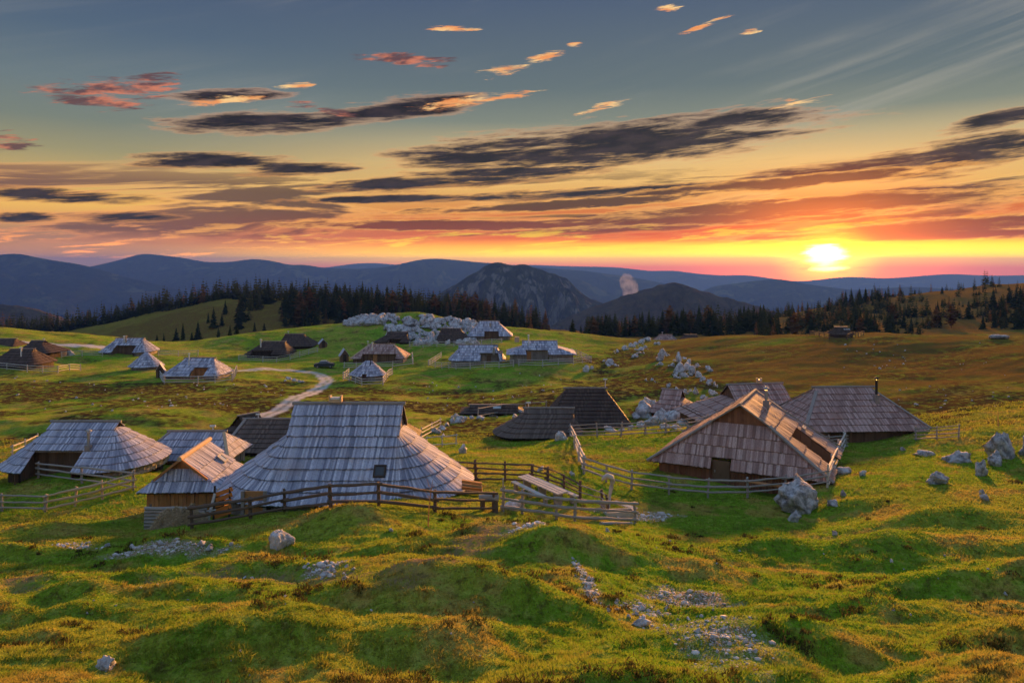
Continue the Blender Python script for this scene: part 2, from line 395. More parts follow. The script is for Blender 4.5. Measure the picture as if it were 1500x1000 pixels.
HXY = np.array([(h['cx'], h['Y'], max(h['L'], h['W'])) for h in HUTS.values()])
# single hummocks that stand out in the foreground: px, py, depth, radius along x, radius along y, height
MOUNDS = [(at(px, py, Y)[0], Y, rx, ry, hh) for px, py, Y, rx, ry, hh in [
  (640, 870, 19.5, 3.0, 1.5, 0.75), (760, 905, 18.2, 1.6, 0.9, 0.45), (420, 955, 14.8, 2.4, 1.3, 0.6), (120, 880, 20.5, 1.1, 0.8, 0.55), (110, 905, 19.0, 0.8, 0.55, 0.30),
  (820, 815, 26.5, 2.6, 1.6, 1.0), (760, 790, 29, 2.5, 1.4, 0.5), (300, 815, 28, 4.0, 0.9, 0.55), (520, 775, 31.5, 1.6, 1.0, 0.5), (60, 785, 36, 2.6, 1.3, 0.5),
  (30, 820, 29.5, 3.0, 1.0, 0.5), (1300, 800, 31, 4.2, 1.8, 0.8), (1120, 800, 31.5, 2.4, 1.2, 0.5), (1420, 860, 24, 3.6, 1.4, 0.65), (1000, 835, 26.0, 1.8, 1.3, 0.55),
  (1280, 900, 20, 2.4, 1.1, 0.45), (1150, 960, 16.0, 2.2, 1.0, 0.45), (1480, 940, 17.0, 1.8, 1.2, 0.5), (620, 960, 14.5, 1.8, 1.0, 0.4), (220, 975, 14.0, 1.5, 0.8, 0.35), (900, 985, 13.2, 2.0, 0.8, 0.35),
  (985, 880, 21.5, 2.0, 1.2, -0.5), (1060, 925, 18.5, 1.6, 0.9, -0.35), (330, 890, 19.5, 1.8, 0.9, -0.35), (560, 915, 17.0, 1.8, 0.7, -0.3), (1380, 770, 36, 3.0, 1.3, 0.6), (1240, 745, 41, 2.0, 1.1, 0.4)]]
def H(x, y):
    x = np.atleast_1d(np.asarray(x, float)); y = np.atleast_1d(np.asarray(y, float))
    z = _tps(x, y)
    d = np.full_like(x, 99.0)
    i = np.where(y < 240)[0]
    if len(i) > 4000:
        for hx, hy, hr in HXY:
            j = np.where((np.abs(x - hx) < hr + 5.5) & (np.abs(y - hy) < hr + 5.5))[0]
            d[j] = np.minimum(d[j], np.hypot(x[j] - hx, y[j] - hy) - hr)
    elif len(i):
        d[i] = np.min(np.hypot(x[i][:, None] - HXY[None, :, 0], y[i][:, None] - HXY[None, :, 1]) - HXY[None, :, 2], 1)
    calm = 0.12 + 0.88 * sstep(-0.5, 5.0, d)
    i = np.where((y < 75) & (y > 1))[0]
    if len(i):
        X, Y = x[i], y[i]
        near = (0.12 + 0.83 * sstep(40, 25, Y)) * sstep(75, 55, Y) * sstep(1, 8, Y)
        wx = X + 0.9 * gnoise(X / 5.3, Y / 5.3, 91); wy = Y + 0.9 * gnoise(X / 5.3, Y / 5.3, 92)
        b1 = np.abs(gnoise(wx / 6.2, wy / 4.4, 11)); b2 = np.abs(gnoise(wx / 2.9, wy / 2.0, 12))
        hum = 0.80 * (b1 - 0.25) + 0.30 * (b2 - 0.25) * sstep(-0.25, 0.35, gnoise(X / 11, Y / 9, 15)) + 0.11 * gnoise(wx / 1.25, wy / 0.9, 13) + 0.045 * gnoise(X / 0.55, Y / 0.45, 14) + 0.13 * (np.abs(gnoise(wx / 2.6, wy / 0.75, 16)) - 0.2)
        add = near * calm[i] * hum
        if len(i) > 4000:
            for mx, my, rx, ry, hh in MOUNDS:
                j = np.where((np.abs(X - mx) < 2.3 * rx) & (np.abs(Y - my) < 2.3 * ry))[0]
                add[j] += hh * np.exp(-(((X[j] - mx) / rx) ** 2 + ((Y[j] - my) / ry) ** 2) * 1.1)
        else:
            M = MND; q = ((X[:, None] - M[:, 0]) / M[:, 2]) ** 2 + ((Y[:, None] - M[:, 1]) / M[:, 3]) ** 2
            add += (M[:, 4] * np.exp(-q * 1.1)).sum(1)
        z[i] += add
    i = np.where(y > 30)[0]
    if len(i):
        X, Y = x[i], y[i]
        z[i] += sstep(30, 80, Y) * calm[i] * (0.8 * gnoise(X / 26, Y / 22, 21) + 0.3 * gnoise(X / 10, Y / 8, 22) + 0.16 * gnoise(X / 3.6, Y / 3.0, 23) + 0.06 * gnoise(X / 1.4, Y / 1.1, 24))
    # the limestone knob on the far crest
    i = np.where((y > 150) & (y < 300))[0]
    if len(i): z[i] += 3.6 * np.exp(-(((x[i] - KX) / 15.0) ** 2 + ((y[i] - 207) / 8.0) ** 2) ** 1.5)
    i = np.where(y > 240)[0]
    if len(i):
        X, Y = x[i], y[i]
        z[i] += sstep(240, 330, Y) * (2.2 * gnoise(X / 60, Y / 50, 31) + 0.7 * gnoise(X / 18, Y / 18, 32))
    return z
MND = np.array(MOUNDS); KX = at(600, 470, 207)[0]
def h1(x, y): return float(H(x, y)[0])
RAYY = np.geomspace(6.0, 800.0, 800)
def G(px, py, ymin=6.0, ymax=800.0):
    """the ground point seen at a pixel of the photograph"""
    Y = RAYY[(RAYY >= ymin) & (RAYY <= ymax)]
    X = (px - 750) / F * Y; Z = (HZ - py) / F * Y
    g = H(X, Y) - Z
    hit = np.where(g > 0)[0]
    k = hit[0] if len(hit) else len(Y) - 1
    if k == 0 or not len(hit):
        yy = Y[k]
    else:
        a, b = g[k - 1], g[k]
        yy = Y[k - 1] + (Y[k] - Y[k - 1]) * (-a) / (b - a)
    xx = (px - 750) / F * yy
    return Vector((xx, yy, h1(xx, yy)))

# ------------------------------------------------------------------ object helpers
def tag(o, label=None, cat=None, group=None, kind=None):
    if label: o['label'] = label
    if cat: o['category'] = cat
    if group: o['group'] = group
    if kind: o['kind'] = kind
    return o
def mesh_np(name, verts, faces=None, tris=None, quads=None, smooth=False):
    me = bpy.data.meshes.new(name)
    v = np.asarray(verts, np.float32).reshape(-1, 3)
    if faces is not None:
        me.from_pydata([tuple(map(float, p)) for p in v], [], faces)
    else:
        k = 3 if tris is not None else 4
        f = np.asarray(tris if tris is not None else quads, np.int32).reshape(-1, k)
        me.vertices.add(len(v)); me.vertices.foreach_set('co', v.ravel())
        me.loops.add(f.size); me.loops.foreach_set('vertex_index', f.ravel())
        me.polygons.add(len(f)); me.polygons.foreach_set('loop_start', np.arange(0, f.size, k, dtype=np.int32))
        me.polygons.foreach_set('loop_total', np.full(len(f), k, np.int32))
    me.update(calc_edges=True)
    if smooth: me.polygons.foreach_set('use_smooth', np.ones(len(me.polygons), bool))
    return me
def link(name, me, mat=None, parent=None, loc=None):
    o = bpy.data.objects.new(name, me)
    C.objects.link(o)
    if mat is not None and me is not None:
        if not me.materials: me.materials.append(mat)
    if parent is not None: o.parent = parent
    if loc is not None: o.location = loc
    return o
def empty(name, loc, rz=0.0):
    o = bpy.data.objects.new(name, None)
    o.empty_display_size = 0.3
    C.objects.link(o); o.location = loc; o.rotation_euler = (0, 0, rz)
    return o
def vattr(me, name, arr):
    a = me.attributes.new(name, 'FLOAT', 'POINT')
    a.data.foreach_set('value', np.asarray(arr, np.float32))
class MB:
    """collects boxes, bars and free faces into one mesh"""
    def __init__(self): self.v = []; self.f = []
    def add(self, vs, fs):
        o = len(self.v); self.v += [tuple(p) for p in vs]; self.f += [tuple(i + o for i in q) for q in fs]
    def box(self, c, s, rz=0.0, M=None):
        x, y, z = s[0] / 2, s[1] / 2, s[2] / 2
        pts = [Vector((a * x, b * y, d * z)) for d in (-1, 1) for a, b in ((-1, -1), (1, -1), (1, 1), (-1, 1))]
        M2 = M if M is not None else Matrix.Rotation(rz, 3, 'Z')
        self.add([M2 @ p + Vector(c) for p in pts], [(3, 2, 1, 0), (4, 5, 6, 7), (0, 1, 5, 4), (1, 2, 6, 5), (2, 3, 7, 6), (3, 0, 4, 7)])
    def beam(self, a, b, w, t):
        """box from a to b, w wide (horizontal), t thick"""
        a = Vector(a); b = Vector(b); d = b - a; L = d.length; d.normalize()
        s = Vector((0, 0, 1)).cross(d)
        s = Vector((1, 0, 0)) if s.length < 1e-4 else s.normalized()
        u = d.cross(s)
        M = Matrix((d, s, u)).transposed()
        self.box((a + b) / 2, (L, w, t), M=M)
    def tube(self, pts, rad, n=8, caps=True):
        pts = [Vector(p) for p in pts]
        rad = rad if hasattr(rad, '__len__') else [rad] * len(pts)
        o = len(self.v)
        for i, p in enumerate(pts):
            d = (pts[min(i + 1, len(pts) - 1)] - pts[max(i - 1, 0)]).normalized()
            s = Vector((0, 0, 1)).cross(d)
            s = Vector((1, 0, 0)) if s.length < 1e-3 else s.normalized()
            u = d.cross(s)
            for k in range(n):
                a = 2 * math.pi * k / n
                self.v.append(tuple(p + (s * math.cos(a) + u * math.sin(a)) * rad[i]))
        for i in range(len(pts) - 1):
            for k in range(n):
                k2 = (k + 1) % n
                self.f.append((o + i * n + k, o + i * n + k2, o + (i + 1) * n + k2, o + (i + 1) * n + k))
        if caps:
            self.f.append(tuple(o + k for k in range(n))[::-1])
            self.f.append(tuple(o + (len(pts) - 1) * n + k for k in range(n)))
    def mesh(self, name, smooth=False): return mesh_np(name, self.v, faces=self.f, smooth=smooth)
    def build(self, name, mat, parent=None, loc=None, smooth=False):
        return link(name, self.mesh(name, smooth), mat, parent, loc)

# ------------------------------------------------------------------ materials
def new_mat(name):
    m = bpy.data.materials.new(name); m.use_nodes = True
    nt = m.node_tree
    for nd in list(nt.nodes): nt.nodes.remove(nd)
    return m, NB(nt)
def finish(B, base, rough=0.85, bump=None, bstr=0.4, bdist=0.05, spec=0.25, extra=None):
    bs = B.n('ShaderNodeBsdfPrincipled')
    B.put(bs.inputs['Base Color'], col4(base)); B.put(bs.inputs['Roughness'], rough)
    bs.inputs['Specular IOR Level'].default_value = spec
    if bump is not None:
        bp = B.n('ShaderNodeBump'); bp.inputs['Strength'].default_value = bstr; bp.inputs['Distance'].default_value = bdist
        B.put(bp.inputs['Height'], bump); B.put(bs.inputs['Normal'], bp.outputs[0])
    sh = bs.outputs[0]
    if extra is not None:
        mx = B.n('ShaderNodeMixShader'); mx.inputs[0].default_value = extra[0]
        B.put(mx.inputs[1], sh); B.put(mx.inputs[2], extra[1]); sh = mx.outputs[0]
    out = B.n('ShaderNodeOutputMaterial'); B.put(out.inputs[0], sh)
    return bs
def island(B): return B.n('ShaderNodeNewGeometry').outputs['Random Per Island']
def objcoord(B): return B.n('ShaderNodeTexCoord').outputs['Object']
def gpos(B): return B.n('ShaderNodeNewGeometry').outputs['Position']

def mat_shingle(name, c0, c1, c2, streak=0.6):
    """weathered boards: every board its own tone, streaks and stains along the slope"""
    m, B = new_mat(name)
    r = island(B); oc = objcoord(B)
    c = B.ramp(r, [(0.0, c0), (0.5, c1), (0.86, c2), (1.0, c0)])
    n1 = B.noise(B.scale(oc, (9, 9, 1.3)), 2.0, 5, 0.65)
    n2 = B.noise(oc, 0.55, 4, 0.6)
    c = B.mix(B.m('MULTIPLY', B.rng(n1, 0.42, 0.75), streak), c, tuple(v * 0.42 for v in c0))
    c = B.mix(B.m('MULTIPLY', B.rng(n2, 0.5, 0.72), 0.45), c, tuple(v * w for v, w in zip(c1, (0.80, 0.66, 0.56))))
    c = B.mix(B.m('MULTIPLY', B.rng(B.noise(oc, 1.7, 4), 0.62, 0.78), 0.35), c, (0.20, 0.21, 0.12))
    finish(B, c, 0.72, n1, 0.5, 0.02, 0.35)
    return m
def mat_wood(name, c0, c1, rough=0.8, sc=(14, 14, 1.5)):
    m, B = new_mat(name)
    r = island(B); oc = objcoord(B)
    n1 = B.noise(B.scale(oc, sc), 1.5, 5, 0.65)
    c = B.mix(B.m('MULTIPLY_ADD', r, 0.65, B.m('MULTIPLY', n1, 0.5)), c0, c1)
    n2 = B.noise(oc, 2.3, 4)
    c = B.mix(B.m('MULTIPLY', B.rng(n2, 0.5, 0.8), 0.5), c, tuple(v * 0.45 for v in c0))
    finish(B, c, rough, n1, 0.5, 0.02)
    return m
def mat_plain(name, c, rough=0.6, var=0.25, spec=0.3, metal=0.0):
    m, B = new_mat(name)
    n = B.noise(objcoord(B), 4.0, 4)
    cc = B.mix(B.m('MULTIPLY', n, var), c, tuple(v * 0.4 for v in c))
    bs = finish(B, cc, rough, spec=spec); bs.inputs['Metallic'].default_value = metal
    return m
def mat_rock(name, lightc, darkc, moss=0.25):
    m, B = new_mat(name)
    oc = gpos(B)
    n1 = B.noise(oc, 2.6, 8, 0.68); n2 = B.noise(oc, 11.0, 5, 0.7); n3 = B.noise(oc, 0.7, 3)
    c = B.mix(B.rng(n1, 0.36, 0.62), darkc, lightc)
    c = B.mix(B.m('MULTIPLY', B.rng(n2, 0.55, 0.7), 0.55), c, darkc)
    c = B.mix(B.m('MULTIPLY', B.rng(n3, 0.5, 0.68), moss), c, (0.17, 0.15, 0.075))
    hb = B.m('MULTIPLY_ADD', n1, 1.0, B.m('MULTIPLY', n2, 0.4))
    finish(B, c, 0.9, hb, 0.9, 0.16)
    return m
def grass_color(B, pos):
    """short mountain turf: fresh green, olive, straw and bare brown by place"""
    a = B.noise(pos, 0.055, 4, 0.6, dim='2D'); b = B.noise(pos, 0.30, 5, 0.65, dim='2D'); c = B.noise(pos, 2.0, 5, 0.72, dim='2D'); d = B.noise(pos, 9.0, 3, 0.7, dim='2D')
    col = B.mix(B.rng(a, 0.36, 0.64), (0.185, 0.370, 0.020), (0.320, 0.390, 0.042))
    col = B.mix(B.m('MULTIPLY', B.rng(b, 0.50, 0.64), 0.80), col, (0.470, 0.350, 0.090))
    col = B.mix(B.m('MULTIPLY', B.rng(b, 0.45, 0.30), 0.80), col, (0.130, 0.285, 0.018))
    col = B.mix(B.m('MULTIPLY', B.rng(c, 0.53, 0.69), 0.68), col, (0.105, 0.078, 0.028))
    col = B.mix(B.m('MULTIPLY', B.rng(c, 0.50, 0.30), 0.75), col, (0.400, 0.480, 0.085))
    col = B.mix(B.m('MULTIPLY', B.rng(d, 0.51, 0.73), 0.52), col, (0.060, 0.062, 0.018))
    col = B.mix(B.m('MULTIPLY', B.rng(d, 0.42, 0.28), 0.35), col, (0.480, 0.490, 0.150))
    return col

# ------------------------------------------------------------------ ground sheet
def polyline_dist(x, y, pts):
    P = np.array(pts); d = np.full_like(x, 1e9)
    sel = np.where((x > P[:, 0].min() - 6) & (x < P[:, 0].max() + 6) & (y > P[:, 1].min() - 6) & (y < P[:, 1].max() + 6))[0]
    d[sel] = _pdist(x[sel], y[sel], pts)
    return d
def _pdist(x, y, pts):
    d = np.full_like(x, 1e9)
    for (ax, ay), (bx, by) in zip(pts[:-1], pts[1:]):
        vx, vy = bx - ax, by - ay
        t = np.clip(((x - ax) * vx + (y - ay) * vy) / (vx * vx + vy * vy + 1e-9), 0, 1)
        d = np.minimum(d, np.hypot(x - ax - t * vx, y - ay - t * vy))
    return d
def smooth_poly(p, it=2):
    for _ in range(it):
        q = [p[0]]
        for a, b in zip(p[:-1], p[1:]):
            q.append((a[0] * .75 + b[0] * .25, a[1] * .75 + b[1] * .25)); q.append((a[0] * .25 + b[0] * .75, a[1] * .25 + b[1] * .75))
        q.append(p[-1]); p = q
    return p
def gp(lst, **k): return [tuple(G(px, py, **k)[:2]) for px, py in lst]
ROAD = smooth_poly(gp([(368, 622), (390, 608), (425, 590), (452, 577), (474, 564), (481, 557), (474, 550), (455, 545.5), (428, 541.5), (400, 540), (372, 541), (345, 543)], ymin=60), 1)
ROAD2 = smooth_poly(gp([(-60, 500), (60, 503), (110, 506), (160, 510)], ymin=120, ymax=220))
FOOT = smooth_poly(gp([(-60, 856), (60, 848), (150, 846), (260, 843), (420, 846), (560, 836), (640, 815), (690, 785), (740, 772), (800, 766)]))
PATCH = []
for px, py, rx, ry, kind in [(240, 802, 100, 5, 1.0), (478, 830, 42, 11, 1.0), (775, 769, 40, 4, 0.8), (955, 757, 44, 8, 0.9), (1010, 885, 70, 12, 1.0), (1065, 930, 50, 12, 1.0), (1030, 908, 85, 26, 0.6), (940, 895, 40, 14, 0.6),
        (868, 870, 14, 22, 0.9), (852, 838, 8, 22, 0.8), (905, 754, 40, 7, 0.8), (100, 800, 60, 6, 0.5)]:
    c = G(px, py); y2 = G(px, py - ry * .8).y; y1 = G(px, py + ry * .8).y
    PATCH.append((c.x, c.y, rx / F * c.y, min(6.0, max(0.35, abs(y2 - y1) / 2)), kind))
def patch_mask(x, y):
    m = np.zeros_like(x)
    nz = 0.9 * fbm(x / 0.9, y / 0.7, 41, 3)
    for cx, cy, rx, ry, k in PATCH:
        q = ((x - cx) / rx) ** 2 + ((y - cy) / ry) ** 2
        m = np.maximum(m, k * sstep(1.25, 0.35, q + nz))
    return m

def build_ground():
    nr, nc = 860, 560
    s = np.linspace(math.log(12.0), math.log(975.0), nr)
    yy = np.exp(s) - 25.0
    uu = np.linspace(-0.95, 0.95, nc)
    Y, U = np.meshgrid(yy, uu, indexing='ij')
    X = U * (Y + 25.0)
    x = X.ravel(); y = Y.ravel()
    z = H(x, y)
    idx = np.arange(nr * nc).reshape(nr, nc)
    q = np.stack([idx[:-1, :-1], idx[:-1, 1:], idx[1:, 1:], idx[1:, :-1]], -1).reshape(-1, 4)
    me = mesh_np('ground', np.stack([x, y, z], 1), quads=q, smooth=True)
    wob = 0.5 * gnoise(x / 2.2, y / 2.2, 51)
    dr = polyline_dist(x, y, ROAD)
    road = sstep(1.25, 0.9, dr + 0.5 * wob) * (1 - 0.55 * sstep(0.32, 0.12, dr + 0.15 * wob))
    road = np.maximum(road, sstep(1.7, 1.2, polyline_dist(x, y, ROAD2) + 0.3 * wob))
    foot = sstep(1.1, 0.2, polyline_dist(x, y, FOOT) + 1.1 * fbm(x / 1.2, y / 0.8, 52, 3)) * 0.9
    vattr(me, 'road', road)
    vattr(me, 'soil', foot); vattr(me, 'stony', patch_mask(x, y))
    # heath and bilberry scrub on the rougher slopes
    heath = np.zeros_like(x)
    hnz = 1.1 * fbm(x / 7, y / 6, 61, 4)
    for px, py, Yd, rx, ry in [(180, 575, 112, 30, 11), (300, 590, 95, 22, 8), (970, 545, 115, 17, 24), (940, 520, 150, 14, 20), (700, 590, 96, 18, 6), (1350, 530, 110, 22, 22), (1250, 520, 122, 18, 18), (1440, 590, 74, 16, 10), (600, 575, 112, 16, 7), (850, 585, 100, 12, 7),
            (300, 480, 350, 60, 40), (420, 470, 350, 60, 60), (1300, 450, 350, 150, 60), (900, 490, 240, 60, 20)]:
        cx = (px - 750) / F * Yd
        heath = np.maximum(heath, 1.5 * sstep(1.3, 0.2, ((x - cx) / rx) ** 2 + ((y - Yd) / ry) ** 2 + hnz))
    heath = np.maximum(heath, (0.45 + 0.35 * sstep(35, 55, y)) * sstep(0.3, 0.65, fbm(x / 5.5, y / 4.0, 62, 4)) * sstep(10, 25, y))
    heath = np.maximum(heath, 1.25 * sstep(-0.2, 0.35, fbm(x / 8.5, y / 5.5, 65, 4)) * sstep(62, 80, y) * (1 - 0.75 * sstep(118, 140, y)))
    heath = np.maximum(heath, 0.85 * sstep(18, 40, x) * sstep(62, 85, y) * (0.75 + 0.8 * gnoise(x / 9, y / 7, 64)))
    heath = np.maximum(heath, sstep(215, 260, y) * (0.4 + 0.9 * gnoise(x / 30, y / 26, 63)))
    rust = sstep(12, 42, x) * sstep(66, 92, y) * np.clip(0.72 + 0.6 * fbm(x / 14, y / 10, 66, 3), 0, 1.1)
    vattr(me, 'rust', np.maximum(rust, sstep(220, 250, y) * (0.75 + 0.75 * sstep(20, 60, x))))
    vattr(me, 'heath', np.clip(heath, 0, 2.5))
    m, B = new_mat('turf')
    pos = gpos(B)
    col = grass_color(B, pos)
    def at_(n): return B.n('ShaderNodeAttribute', attribute_name=n).outputs['Fac']
    n5 = B.noise(pos, 5.0, 4, 0.7, dim='2D'); n1 = B.noise(pos, 1.1, 5, 0.65, dim='2D'); n20 = B.noise(pos, 22.0, 2, 0.7, dim='2D')
    heathc = B.mix(n1, (0.040, 0.038, 0.015), (0.115, 0.066, 0.027))
    col = B.mix(B.m('MULTIPLY', at_('heath'), B.rng(n1, 0.3, 0.62)), col, heathc)
    col = B.mix(B.m('MULTIPLY', at_('rust'), B.rng(n5, 0.15, 0.7, 0.75, 1.0)), col, B.mix(n1, (0.115, 0.074, 0.020), (0.285, 0.170, 0.046)))
    soil = B.mix(n5, (0.20, 0.125, 0.065), (0.40, 0.29, 0.17))
    col = B.mix(B.m('MULTIPLY', at_('soil'), B.rng(n5, 0.25, 0.6)), col, soil)
    soil = B.mix(B.rng(n20, 0.50, 0.62), soil, (0.62, 0.61, 0.60))
    col = B.mix(B.m('MULTIPLY', at_('stony'), B.rng(n5, 0.25, 0.55)), col, soil)
    roadc = B.mix(n5, (0.52, 0.50, 0.48), (0.74, 0.72, 0.69))
    col = B.mix(at_('road'), col, roadc)
    hb = B.m('MULTIPLY_ADD', B.noise(pos, 3.0, 5, 0.75, dim='2D'), 1.0, B.m('MULTIPLY', n20, 0.3))
    finish(B, col, 1.0, hb, 0.9, 0.22, 0.0)
    tag(link('ground', me, m), kind='structure')
    return m
build_ground()

# ------------------------------------------------------------------ far hills, mountains and the valley below them
def mat_mountain(name, forest, rock, rock_amt, patchy=0.3, seed=0.0):
    m, B = new_mat(name)
    pos = gpos(B)
    n1 = B.noise(B.scale(pos, (0.002, 0.002, 0.002)), 2.2, 7, 0.65); n2 = B.noise(B.scale(pos, (0.008, 0.008, 0.0032)), 3.0, 6, 0.7)
    c = B.mix(B.rng(n2, 0.35, 0.65), tuple(v * 0.55 for v in forest), forest)
    c = B.mix(B.m('MULTIPLY', B.rng(n1, 0.56, 0.64), patchy), c, (0.16, 0.17, 0.06))
    g = B.n('ShaderNodeNewGeometry').outputs['Normal']
    sp = B.n('ShaderNodeSeparateXYZ'); B.put(sp.inputs[0], g)
    steep = B.rng(sp.outputs[2], 0.86, 0.6)
    c = B.mix(B.m('MULTIPLY', B.m('MULTIPLY', steep, B.rng(n2, 0.46, 0.58)), rock_amt), c, rock)
    finish(B, c, 1.0, n2, 0.8, 30.0, 0.0)
    return m
VALLEY = -1050.0
SC = 0.5      # the far land stands at half its true distance and size, which looks the same from here
def mountain(name, prof, D, wf, wb, base, mat, seed, spur=0.35, nx=220, ny=70, jag=0.0, freq=1.0):
    prof = sorted(prof)
    D, wf, wb, base, jag = D * SC, wf * SC, wb * SC, base * SC, jag * SC
    pxs = np.array([p[0] for p in prof], float); pys = np.array([p[1] for p in prof], float)
    x = np.linspace((pxs[0] - 750) / F * D, (pxs[-1] - 750) / F * D, nx)
    rz = np.interp(x, (pxs - 750) / F * D, (HZ - pys) / F * D)
    ker = np.hanning(9); ker /= ker.sum()
    rz = np.convolve(np.pad(rz, 4, 'edge'), ker, 'valid')
    s = np.concatenate([-np.linspace(1, 0, ny - 14, endpoint=False) ** 1.15, np.linspace(0, 1, 14)])
    S, XX = np.meshgrid(s, x, indexing='ij'); RZ = np.meshgrid(s, rz, indexing='ij')[1]
    YY = D + np.where(S < 0, S * wf, S * wb)
    lam = wf / 2.2 / freq
    wx = XX + 0.35 * lam * gnoise(XX / lam, YY / lam, seed + 5)
    n = fbm(wx / (lam * 0.55), YY / (lam * 1.3), seed, 5, 0.52)
    rid = 1.0 - np.abs(n) * 2.0
    t = np.abs(S)
    shape = (1 - t) ** 1.15
    z = base + (RZ - base) * np.clip(shape + spur * (rid - 0.75) * np.sin(np.pi * np.clip(t, 0, 1)) * 0.6, -0.1, 1.0)
    z = np.minimum(z, np.where(t < 0.999, RZ - (RZ - base) * 0.10 * t, z))
    z = z + jag * fbm(XX / (lam * 0.12), YY / (lam * 0.12), seed + 9, 4)
    idx = np.arange(len(s) * nx).reshape(len(s), nx)
    q = np.stack([idx[:-1, :-1], idx[:-1, 1:], idx[1:, 1:], idx[1:, :-1]], -1).reshape(-1, 4)
    me = mesh_np(name, np.stack([XX.ravel(), YY.ravel(), z.ravel()], 1), quads=q, smooth=True)
    return tag(link(name, me, mat), kind='structure')
FOREST = (0.022, 0.032, 0.022)
m_near = mat_mountain('mountain_wooded_rock', (0.045, 0.046, 0.028), (0.34, 0.31, 0.29), 0.5, 0.1)
m_hill = mat_mountain('mountain_autumn_wood', (0.095, 0.066, 0.036), (0.2, 0.2, 0.2), 0.0, 0.15)
m_far = mat_mountain('mountain_far', FOREST, (0.3, 0.3, 0.3), 0.0, 0.30)
mountain('mountain_range', [(-700, 420), (-500, 400), (-300, 384), (-120, 381), (-40, 377), (0, 373), (25, 371), (55, 377), (75, 381), (110, 386), (130, 390), (170, 402), (210, 412), (260, 424), (330, 440), (420, 470)], 9000, 4600, 3600, VALLEY, m_far, 101, 0.55)
mountain('mountain_range', [(-100, 440), (60, 405), (140, 389), (175, 381), (200, 373), (215, 371), (235, 374), (265, 377), (300, 384), (335, 384), (370, 379), (400, 382), (425, 389), (445, 387), (470, 392), (520, 394), (560, 392), (590, 386), (615, 380), (640, 378.5), (670, 381), (700, 384), (740, 387), (790, 392), (850, 396), (920, 405), (1000, 420), (1100, 440)], 12000, 5000, 4400, VALLEY, m_far, 131, 0.5)
mountain('mountain_range', [(380, 400), (470, 393), (510, 387), (545, 384.5), (580, 388), (640, 392), (700, 390), (770, 387.5), (830, 390), (900, 391), (960, 398), (985, 395), (1010, 400), (1060, 404), (1092, 402), (1130, 408), (1170, 413), (1240, 405), (1300, 408), (1390, 401), (1450, 404), (1560, 402), (1700, 405), (2000, 402), (2300, 410)], 20000, 6000, 5000, VALLEY, m_far, 151, 0.4)
mountain('mountain_range', [(780, 440), (830, 405), (850, 409), (880, 424), (905, 434), (940, 432), (1000, 445), (1040, 420), (1100, 412), (1140, 408), (1180, 416), (1250, 425), (1330, 420), (1420, 424), (1500, 418), (1700, 420), (1900, 430)], 10500, 3300, 3000, VALLEY, m_far, 171, 0.4)
mountain('mountain_rocky_cone', [(560, 500), (630, 436), (655, 424), (690, 402), (710, 390), (722, 386), (735, 383.5), (745, 387), (752, 391), (760, 387), (768, 386), (780, 391), (800, 398), (815, 403), (830, 408), (838, 416), (845, 424), (862, 436), (900, 452), (960, 480), (1010, 520)], 4600, 1900, 1500, -760, m_near, 181, 0.75, nx=300, ny=110, jag=7.0, freq=1.3)
mountain('mountain_wooded_hill', [(740, 520), (800, 480), (850, 456), (890, 441), (930, 427), (955, 421), (972, 415.5), (988, 414.5), (1005, 417), (1030, 426), (1060, 435), (1090, 443), (1130, 455), (1200, 470), (1300, 500)], 3400, 1500, 1200, -560, m_hill, 191, 0.6, nx=260, ny=90, jag=8.0, freq=1.4)
mountain('mountain_wooded_hill', [(-500, 400), (-250, 425), (-100, 438), (0, 446), (25, 447), (50, 452), (75, 461), (110, 478), (170, 510), (260, 560)], 3000, 1300, 1200, -480, m_hill, 211, 0.5, jag=6.0, freq=1.3)
def build_valley():
    n = 90
    a = np.linspace(-1, 1, n); a = np.sign(a) * np.abs(a) ** 1.3 * 15000
    X, Y = np.meshgrid(a, np.linspace(-5000, 12600, n), indexing='ij')
    z = (VALLEY + 90 * fbm(X / 1900, Y / 1900, 231, 4) - 40) * SC
    idx = np.arange(n * n).reshape(n, n)
    q = np.stack([idx[:-1, :-1], idx[1:, :-1], idx[1:, 1:], idx[:-1, 1:]], -1).reshape(-1, 4)
    me = mesh_np('valley', np.stack([X.ravel(), Y.ravel(), z.ravel()], 1), quads=q, smooth=True)
    m, B = new_mat('valley_land')
    pos = gpos(B)
    v1 = B.noise(B.scale(pos, (0.002, 0.002, 0.002)), 1.6, 6, 0.65)
    c = B.mix(B.rng(v1, 0.48, 0.56), FOREST, (0.20, 0.21, 0.10))
    c = B.mix(B.rng(B.noise(B.scale(pos, (0.002, 0.002, 0.002)), 5.0, 4), 0.62, 0.68), c, (0.42, 0.40, 0.38))
    finish(B, c, 1.0, spec=0.0)
    tag(link('valley', me, m), kind='structure')
build_valley()

# the air itself
def build_haze():
    mb = MB(); mb.box((0, 3850, (-660 + 84) / 2), (31000, 18100, 744))
    m = bpy.data.materials.new('haze'); m.use_nodes = True
    nt = m.node_tree
    for nd in list(nt.nodes): nt.nodes.remove(nd)
    B = NB(nt)
    v = B.n('ShaderNodeVolumePrincipled')
    v.inputs['Color'].default_value = HAZE_COL + (1,)
    v.inputs['Density'].default_value = HAZE_DENSITY
    v.inputs['Anisotropy'].default_value = HAZE_G
    out = B.n('ShaderNodeOutputMaterial'); nt.links.new(v.outputs[0], out.inputs['Volume'])
    o = tag(mb.build('haze', m), kind='stuff')
    o.display_type = 'WIRE'
HAZE_COL = (0.08, 0.23, 1.0)
HAZE_DENSITY = 1.0e-4
HAZE_G = 0.20
build_haze()

